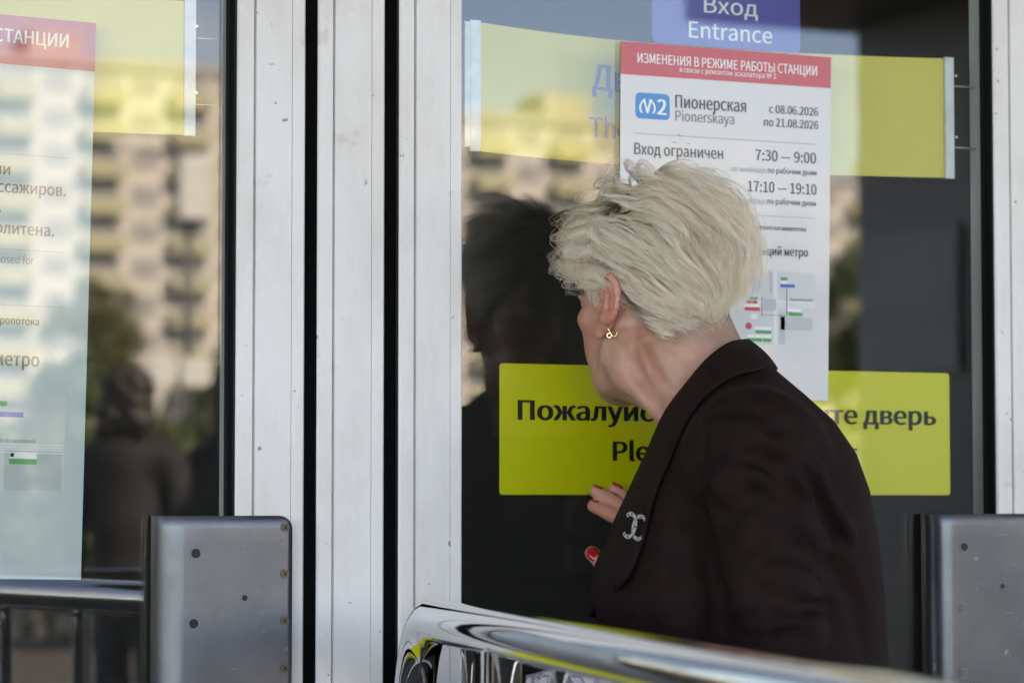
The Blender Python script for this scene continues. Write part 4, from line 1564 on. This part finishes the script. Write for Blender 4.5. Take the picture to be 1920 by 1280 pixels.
EA, EB = spline(edge(Apx, 0.004), 90), spline(edge(Bpx, 0.008), 90)
V, F = [], []
nc = 9
cen_neck = np.array([0.06, TY, 0])
for i in range(90):
    mid = (EA[i] + EB[i]) / 2
    outw = mid - np.array([0.075, TY, mid[2]])
    outw /= np.linalg.norm(outw) + 1e-9
    for j in range(nc):
        u = j / (nc - 1)
        V.append(EA[i] * (1 - u) + EB[i] * u + outw * (0.005 * 4 * u * (1 - u)))
for i in range(89):
    for j in range(nc - 1):
        q = i * nc + j
        F.append((q, q + nc, q + nc + 1, q + 1))
cl = mesh_obj('collar', V, F, M['jacket'], jk, smooth=True)
sm = cl.modifiers.new('thickness', 'SOLIDIFY')
sm.thickness = 0.004
sm.offset = 0

# ------------------------------ trousers, shoes
lv = Vol((-0.25, -0.32, 0.03), (0.36, 0.22, 0.98), 0.007)
for s, yy in ((-1, -0.09), (1, 0.06)):
    hip, kn, an = np.array([0.10, yy, 0.90]), np.array([0.085, yy, 0.49]), np.array([0.12, yy, 0.08])
    lv.chain([hip, kn, an], [0.082, 0.066, 0.055], 0.03)
lv.ell((0.10, -0.01, 0.88), (0.11, 0.13, 0.09), 0.03)
smooth_mesh('trousers', [lv.mesh()], M['trousers'], woman)
for yy in (-0.09, 0.06):
    fv = Vol((-0.18, yy - 0.08, -0.03), (0.22, yy + 0.08, 0.16), 0.005)
    fv.chain([(0.13, yy, 0.085), (0.135, yy, 0.045), (0.02, yy, 0.035), (-0.09, yy, 0.026)], [0.042, 0.042, 0.042, 0.026], 0.02)
    fv.put(lambda X, Y, Z: Z + 0 * X + 0 * Y, (-0.2, yy - 0.1, -0.05), (0.3, yy + 0.1, 0.0), 0.004, 'cut')
    smooth_mesh('shoe', [fv.mesh()], M['shoe'], woman)

# ------------------------------ hair: strands grown over the scalp in locks
def scalp_pt(w):
    return CR_C + CR_R * w


def unit(v):
    return v / (np.linalg.norm(v, axis=-1, keepdims=True) + 1e-9)


_ph = rng.uniform(0, 6.28, (6, 3))
_fr = rng.uniform(0.7, 1.3, (6, 3))


def wob(P, f):
    """smooth pseudo-noise, three channels in -1..1"""
    o_ = np.zeros_like(P)
    for c in range(3):
        a = P[:, 0] * f * _fr[c, 0] + P[:, 1] * f * _fr[c, 1] * 1.13 + P[:, 2] * f * _fr[c, 2] * 0.91
        b = P[:, 1] * f * _fr[c + 3, 0] - P[:, 2] * f * _fr[c + 3, 1] * 1.21 + P[:, 0] * f * _fr[c + 3, 2]
        o_[:, c] = 0.5 * np.sin(a + _ph[c, 0]) + 0.5 * np.sin(b + _ph[c, 1] + 1.7 * np.sin(a * 0.6 + _ph[c, 2]))
    return o_


def sample_roots(n):
    out_ = []
    while sum(len(q) for q in out_) < n:
        w = unit(rng.normal(0, 1, (n * 3, 3)))
        p_ = scalp_pt(w)
        keep = p_[:, 2] > zmin_hair(p_[:, 1])
        out_.append(w[keep])
    return np.concatenate(out_)[:n]


def grow(w0, rnd, steps=13):
    """integrate lock centre lines: w0 unit directions, rnd (n,4) per-lock randomness"""
    n = len(w0)
    p0 = scalp_pt(w0)
    front = np.clip((p0[:, 1] - 0.000) / 0.055, 0, 1)
    top = np.clip((p0[:, 2] - 0.055) / 0.05, 0, 1)
    nape = np.clip((0.030 - p0[:, 2]) / 0.045, 0, 1) * np.clip((0.0 - p0[:, 1]) / 0.03, 0, 1)
    burn = np.clip((0.045 - p0[:, 2]) / 0.04, 0, 1) * np.clip((p0[:, 1] - 0.0) / 0.015, 0, 1)
    length = 0.056 + 0.034 * top + 0.014 * front * (1 - burn) - 0.024 * nape - 0.026 * burn
    length *= 0.78 + 0.44 * rnd[:, 0]
    low = np.clip((-p0[:, 1] - 0.01) / 0.03, 0, 1)
    length = length * (1 - low) + low * np.minimum(length, np.maximum(0.016, (p0[:, 2] + 0.076) * 1.25 + 0.006 * rnd[:, 3]))
    top_lift = 0.013 * np.clip((p0[:, 2] - 0.085) / 0.03, 0, 1)
    rside = np.clip((p0[:, 0] - 0.0) / 0.04, 0, 1)
    Hh = 0.0100 + top_lift + 0.0150 * top + 0.0115 * front * (1 - burn) - 0.0040 * nape - 0.0065 * burn - 0.006 * rside - 0.003 * np.clip((-p0[:, 1] - 0.02) / 0.04, 0, 1)
    Hh *= 0.42 + 0.90 * rnd[:, 1]
    Hh = np.maximum(Hh, 0.004)
    P = np.zeros((n, steps, 3))
    P[:, 0] = p0
    cur = p0.copy()
    for i in range(1, steps):
        t_ = i / (steps - 1)
        w = unit((cur - CR_C) / CR_R)
        nrm = unit(w / CR_R)
        # combed back and down; the fringe and upper side first lift towards the face
        base = np.stack([np.zeros(n), -np.ones(n), np.full(n, -0.30)], 1)
        base[:, 0] += 0.38 * np.clip((-cur[:, 1] + 0.01) / 0.05, 0, 1)
        base[:, 2] -= 0.6 * np.clip((-cur[:, 1] - 0.02) / 0.05, 0, 1)
        fwd = np.stack([0.75 * np.sign(cur[:, 0] + 1e-6), np.full(n, 0.75), np.full(n, -0.45)], 1)
        kf = (front * (0.35 + 0.65 * top) * np.clip(1.15 - 1.9 * t_, -0.2, 1) + 0.35 * top * (rnd[:, 2] - 0.35))[:, None]
        v = base * (1 - kf) + fwd * kf * 1.4
        dn = np.stack([np.zeros(n), np.full(n, 0.10), -np.ones(n)], 1)
        v = v * (1 - 0.75 * burn[:, None]) + dn * 0.75 * burn[:, None]
        v = v + 0.52 * wob(cur + 0.014 * rnd[:, 3:4], 58.0) * (0.5 + 0.5 * (1 - nape))[:, None] + 0.16 * wob(cur + rnd[:, :3] * 0.6, 110.0) + 0.32 * (rnd[:, :3] - 0.5)
        v = v - nrm * (v * nrm).sum(1, keepdims=True)
        v = unit(v)
        cur = cur + v * (length / (steps - 1))[:, None]
        w = unit((cur - CR_C) / CR_R)
        nrm = unit(w / CR_R)
        lift = Hh * (math.sin(min(1.0, t_ * 1.25) * math.pi * 0.5)) * (1.0 - 0.28 * max(0, t_ - 0.7) / 0.3)
        cur = scalp_pt(w)
        P[:, i] = cur + nrm * lift[:, None]
    return P


NL, NS, NP = 2600, 20, 13
w_l = sample_roots(NL)
rnd_l = rng.uniform(0, 1, (NL, 4))
G = grow(w_l, rnd_l, NP)
w_s = sample_roots(NL * NS)
root_s = scalp_pt(w_s)
own = np.empty(len(w_s), int)
root_l = scalp_pt(w_l)
for i in range(0, len(w_s), 4000):
    q = ((root_s[i:i + 4000, None, :] - root_l[None]) ** 2).sum(2)
    own[i:i + 4000] = q.argmin(1)
tt = np.linspace(0, 1, NP)[None, :, None]
rel = root_s - root_l[own]
tight = (0.62 + 0.36 * rng.uniform(0, 1, NL))[own][:, None, None]
stretch_ = rng.uniform(0.72, 1.05, len(w_s))[:, None, None]
Gs = G[own]
Pst = Gs[:, :1] + (Gs - Gs[:, :1]) * stretch_ + rel[:, None, :] * (1 - tight * tt ** 0.8)
fz = rng.normal(0, 1, (len(w_s), 1, 3)) * 0.0011 * tt + rng.normal(0, 1, (len(w_s), 1, 3)) * 0.0007 * np.sin(tt * 5 + rng.uniform(0, 6, (len(w_s), 1, 1)))
Pst = Pst + fz
# loose single hairs that leave their lock
NF = 1300
pick = rng.integers(0, len(w_s), NF)
fly = Pst[pick].copy()
wf = unit((fly[:, -1] - CR_C) / CR_R)
fly += (unit(wf / CR_R)[:, None, :] * rng.uniform(0.001, 0.009, (NF, 1, 1)) + rng.normal(0, 0.004, (NF, 1, 3))) * tt ** 1.6
# fine neck hairs under the nape line
NN = 260
yn = rng.uniform(-0.085, -0.035, NN)
ALLP = np.concatenate([Pst, fly])
keep = ALLP[:, -1, 2] > -0.090
ALLP = ALLP[keep]
tone = np.concatenate([rng.uniform(0, 1, NL)[own] * 0.75 + 0.25 * rng.uniform(0, 1, len(w_s)), rng.uniform(0.3, 1, NF)])[keep]
ALLW = H2W(ALLP.reshape(-1, 3)).reshape(ALLP.shape)
ns = len(ALLW)
hd = bpy.data.hair_curves.new('hair')
hd.add_curves([NP] * ns)
hd.attributes['position'].data.foreach_set('vector', ALLW.astype(np.float32).ravel())
rad = np.tile(np.interp(np.linspace(0, 1, NP), [0, 0.6, 1], [0.00013, 0.00012, 0.00004]), ns).astype(np.float32)
ra = hd.attributes.get('radius') or hd.attributes.new('radius', 'FLOAT', 'POINT')
ra.data.foreach_set('value', rad)
ta = hd.attributes.new('tone', 'FLOAT', 'CURVE')
ta.data.foreach_set('value', tone.astype(np.float32))
m, t, o = new_mat('silver_blonde_hair')
hb = N(t, 'ShaderNodeBsdfHairPrincipled')
hb.parametrization = 'COLOR'
hb.inputs['Roughness'].default_value = 0.45
hb.inputs['Radial Roughness'].default_value = 0.6
hb.inputs['IOR'].default_value = 1.45
hi = N(t, 'ShaderNodeHairInfo')
at = N(t, 'ShaderNodeAttribute', attribute_name='tone')
c1 = N(t, 'ShaderNodeValToRGB')
e = c1.color_ramp.elements
e[0].position, e[0].color = 0.04, (0.44, 0.305, 0.175, 1)
e[1].position, e[1].color = 0.90, (0.98, 0.91, 0.78, 1)
x_ = c1.color_ramp.elements.new(0.36)
x_.color = (0.91, 0.770, 0.575, 1)
t.links.new(at.outputs['Fac'], c1.inputs['Fac'])
c2 = N(t, 'ShaderNodeValToRGB')  # darker roots, with shade in the gaps between locks painted in too
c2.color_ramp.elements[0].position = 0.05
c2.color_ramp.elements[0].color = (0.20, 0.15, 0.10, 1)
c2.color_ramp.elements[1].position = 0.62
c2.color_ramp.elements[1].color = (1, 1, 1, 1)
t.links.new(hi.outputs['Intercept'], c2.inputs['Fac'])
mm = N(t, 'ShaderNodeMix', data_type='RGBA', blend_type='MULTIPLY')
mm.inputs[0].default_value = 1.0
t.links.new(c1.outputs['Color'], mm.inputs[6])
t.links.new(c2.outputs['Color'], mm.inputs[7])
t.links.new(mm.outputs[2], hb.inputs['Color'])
hdif = N(t, 'ShaderNodeBsdfDiffuse')
t.links.new(mm.outputs[2], hdif.inputs['Color'])
hmx = N(t, 'ShaderNodeMixShader')
hmx.inputs[0].default_value = 0.55
t.links.new(hb.outputs[0], hmx.inputs[1])
t.links.new(hdif.outputs[0], hmx.inputs[2])
t.links.new(hmx.outputs[0], o.inputs[0])
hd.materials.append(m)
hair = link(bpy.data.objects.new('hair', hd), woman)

# ------------------------------ earring, brooch, bag
ear_hole = H2W((-0.0775, -0.0135, -0.0255))
er = empty('earring', woman.matrix_basis @ Vector(ear_hole), -YAW)
tag(er, 'small gold hook earring with a dark stone in the ear lobe', 'earring')
s_ = 0.001
tube('hook', [(6.5 * s_, 0, 6 * s_), (6.8 * s_, -1 * s_, 1 * s_), (6.2 * s_, -1.5 * s_, -4 * s_), (4 * s_, -2 * s_, -7 * s_), (1.5 * s_, -2 * s_, -6.5 * s_), (-0.5 * s_, -2.2 * s_, -3 * s_),
              (-3 * s_, -2 * s_, 1.5 * s_), (-5 * s_, -1.5 * s_, 5 * s_)], [0.0006, 0.0006, 0.0008, 0.0009, 0.0009, 0.0008, 0.0008, 0.0006], M['gold'], er, 10)
v, f = sphere_vf((-2.0 * s_, -3.0 * s_, -5.5 * s_), 0.0022, 12, 8)
mesh_obj('stone', v, f, M['stone_dark'], er, smooth=True)
v, f = tube_vf([(-2.0 * s_, -1.6 * s_, -5.5 * s_), (-2.0 * s_, -2.8 * s_, -5.5 * s_)], 0.0026, 14)
mesh_obj('setting', v, f, M['gold'], er)

bw = surf(1190, 986, 0.026)
br = empty('brooch', woman.matrix_basis @ Vector(bw), -YAW)
br.scale = (0.86, 0.86, 0.86)
br.rotation_euler = (0, R(12), -YAW + R(-30))
tag(br, 'silver brooch of two crossed open rings with pearls on the lapel', 'brooch')


def ring_c(side, yoff):
    """one open ring: flat silver band with a raised rim"""
    V, F = [], []
    n, Ro, Ri = 30, 0.0108, 0.0066
    cx = side * 0.0066
    for k in range(n + 1):
        a = R(48 + (360 - 96) * k / n)
        for r_, y_ in ((Ro, 0), (Ro - 0.0006, -0.0012), (Ri + 0.0006, -0.0012), (Ri, 0)):
            V.append((cx + side * r_ * math.cos(a) * 1.0, y_ + yoff, r_ * math.sin(a) * 1.60))
    for k in range(n):
        for j in range(3):
            F.append((k * 4 + j, k * 4 + j + 1, (k + 1) * 4 + j + 1, (k + 1) * 4 + j))
    F += [(0, 3, 2, 1), (n * 4, n * 4 + 1, n * 4 + 2, n * 4 + 3)]
    o_ = mesh_obj('ring', V, F, M['silver'], br)
    return o_, cx


for side, yo in ((1, 0.0), (-1, -0.0009)):
    rg, cx = ring_c(side, yo)
    Rm = 0.0087
    for q, a in enumerate((62, 95, 135, 180, 225, 265, 298)):
        a = R(a)
        if side == 1 and q in (0, 1, 2, 4, 5, 6):
            v, f = sphere_vf((cx + side * Rm * math.cos(a), yo - 0.0018, Rm * math.sin(a) * 1.60), 0.0021, 12, 8)
            mesh_obj('pearl', v, f, M['pearl'], rg, smooth=True)
        elif side == -1:
            v, f = sphere_vf((cx + side * Rm * math.cos(a), yo - 0.0013, Rm * math.sin(a) * 1.60), (0.0013, 0.0009, 0.0013), 6, 4)
            mesh_obj('glass_stone', v, f, M['silver'], rg)

m, t, o = new_mat('printed_canvas')
p = N(t, 'ShaderNodeBsdfPrincipled')
p.inputs['Roughness'].default_value = 0.8
tcn = N(t, 'ShaderNodeTexCoord')
vz = N(t, 'ShaderNodeTexNoise', Scale=24.0, Detail=2.0, Distortion=2.5)
t.links.new(tcn.outputs['Object'], vz.inputs['Vector'])
cr = N(t, 'ShaderNodeValToRGB')
e = cr.color_ramp.elements
e[0].position, e[0].color = 0.44, (0.42, 0.40, 0.41, 1)
e[1].position, e[1].color = 0.56, (0.48, 0.45, 0.46, 1)
x_ = cr.color_ramp.elements.new(0.495)
x_.color = (0.10, 0.10, 0.12, 1)
t.links.new(vz.outputs['Fac'], cr.inputs['Fac'])
t.links.new(cr.outputs['Color'], p.inputs['Base Color'])
t.links.new(p.outputs[0], o.inputs[0])
M['canvas'] = m
bgp = L(1150, 1330, 2.97)
bag = empty('tote_bag', woman.matrix_basis @ Vector((bgp[0] - 0.005, bgp[1] + 0.03, 0.62)), -YAW)
tag(bag, 'pale patterned cloth bag held in front of the woman below the railing', 'bag')
tv = Vol((-0.18, -0.10, -0.02), (0.20, 0.10, 0.45), 0.006)


def bag_sdf(X, Y, Z):
    w_ = 0.105 + 0.035 * np.clip(1 - Z / 0.4, 0, 1)
    d_ = 0.050 - 0.025 * np.clip(Z / 0.4, 0, 1)
    q = (np.abs(X / w_) ** 4 + np.abs(Y / d_) ** 2.6) ** 0.3
    return np.maximum((q - 1) * d_, np.maximum(-Z, Z - 0.405 - 0.012 * np.cos(X * 30)))


tv.put(bag_sdf, (-0.15, -0.06, 0), (0.15, 0.06, 0.42), 0.012)
smooth_mesh('pouch', [tv.mesh()], M['canvas'], bag)
for yy in (-0.022, 0.022):
    tube('strap', [(-0.05, yy, 0.40), (-0.03, yy * 0.8, 0.385), (0.0, yy * 0.6, 0.375), (0.05, yy * 0.8, 0.385), (0.06, yy, 0.40)], 0.006, M['canvas'], bag, 8)

# ------------------------------ two passers-by out on the plaza
M['coat_dark'] = pmat('dark_coat', (0.009, 0.008, 0.009), 0.8, var=0.1)
M['coat_navy'] = pmat('navy_coat', (0.009, 0.011, 0.016), 0.8, var=0.1)
M['hair_dark'] = pmat('brown_hair', (0.014, 0.010, 0.008), 0.6, var=0.3, vscale=60, bump=0.5, bscale=150, bdist=0.003)
M['jeans'] = pmat('blue_jeans', (0.03, 0.042, 0.07), 0.85, var=0.15)


def passer(label, x, y, rz, coat, hs):
    root = empty('person', (x, y, 0), rz)
    tag(root, label, 'person', 'passers-by on the plaza')
    b = Vol((-0.40, -0.28, 0.68), (0.40, 0.28, 1.76), 0.009)
    b.ell((0, 0, 1.60), (0.074, 0.092, 0.108), 0.01)
    b.ell((0, 0.035, 1.545), (0.056, 0.06, 0.07), 0.02)
    b.cap((0, 0.095, 1.60), (0, 0.112, 1.575), 0.010, 0.013, 0.01)
    b.cap((0, -0.012, 1.36), (0, -0.005, 1.53), 0.062, 0.055, 0.02)
    for s in (-1, 1):
        b.ell((s * 0.077, -0.005, 1.595), (0.010, 0.018, 0.030), 0.006)
        b.ell((s * 0.032, 0.094, 1.612), (0.014, 0.012, 0.009), 0.006, mode='cut')
        w0 = np.array([s * 0.265, 0.06, 0.82])
        b.cap((s * 0.25, 0.02, 0.95), w0, 0.03, 0.026, 0.01)
        b.cap(w0, w0 + [0, 0.01, -0.06], 0.030, 0.028, 0.01)
        for k in range(4):
            q = w0 + [0, 0.028 - 0.017 * k, -0.07]
            b.cap(q, q + [-s * 0.012, 0.006, -0.055 - 0.01 * (k in (1, 2))], 0.010, 0.008, 0.003)
        b.cap(w0 + [-s * 0.01, 0.03, -0.03], w0 + [-s * 0.03, 0.055, -0.075], 0.011, 0.009, 0.005)
    smooth_mesh('body', [b.mesh()], M['skin'], root)
    c = Vol((-0.42, -0.30, 0.70), (0.42, 0.30, 1.52), 0.010)
    c.chain([(0, 0, 0.86), (0, 0, 1.10), (0, 0.0, 1.33)], [0.155, 0.15, 0.15], 0.05)
    c.cap((-0.13, 0, 1.355), (0.13, 0, 1.355), 0.072, 0.072, 0.06)
    for s in (-1, 1):
        c.chain([(s * 0.175, 0, 1.34), (s * 0.245, -0.02, 1.10), (s * 0.262, 0.05, 0.86)], [0.068, 0.055, 0.045], 0.03)
    c.cap((0, -0.02, 1.40), (0, -0.01, 1.46), 0.085, 0.075, 0.03)
    smooth_mesh('coat', [c.mesh()], coat, root)
    h = Vol((-0.13, -0.17, 1.35), (0.13, 0.15, 1.77), 0.008)
    h.ell((0, -0.018, 1.628), (0.086, 0.100, 0.100), 0.01)
    if hs:
        for q_ in (-1, 1):
            h.chain([(q_ * 0.03, -0.04, 1.64), (q_ * 0.055, -0.06, 1.50), (q_ * 0.075, -0.055, 1.40)], [0.075, 0.065, 0.04], 0.02)
        h.put(lambda X, Y, Z: 0.008 * np.sin(X * 70 + 9 * np.sin(Z * 18)) * np.sin(Y * 55 + Z * 20), (-0.13, -0.17, 1.35), (0.13, 0.15, 1.77), 0.0, 'off')
    h.ell((0, 0.085, 1.57), (0.062, 0.075, 0.085), 0.02, mode='cut')
    smooth_mesh('hair', [h.mesh()], M['hair_dark'], root)
    l = Vol((-0.26, -0.22, 0.04), (0.26, 0.22, 0.98), 0.010)
    for s in (-1, 1):
        l.chain([(s * 0.085, 0, 0.88), (s * 0.09, 0.02, 0.48), (s * 0.09, -0.01, 0.08)], [0.092, 0.066, 0.052], 0.03)
    smooth_mesh('trousers', [l.mesh()], M['jeans'], root)
    for s in (-1, 1):
        q = Vol((s * 0.09 - 0.07, -0.12, -0.02), (s * 0.09 + 0.07, 0.24, 0.14), 0.007)
        q.chain([(s * 0.09, -0.02, 0.07), (s * 0.09, -0.02, 0.045), (s * 0.09, 0.15, 0.03)], [0.045, 0.044, 0.03], 0.02)
        smooth_mesh('shoe', [q.mesh()], M['shoe'], root)
    return root


passer('passer-by with dark bobbed hair and a dark coat mirrored beside the tall poster', 3.55, -8.0, R(225), M['coat_dark'], True)
passer('passer-by with loose hair and a navy coat mirrored beside the black door seal', 4.06, -8.3, R(150), M['coat_navy'], True)
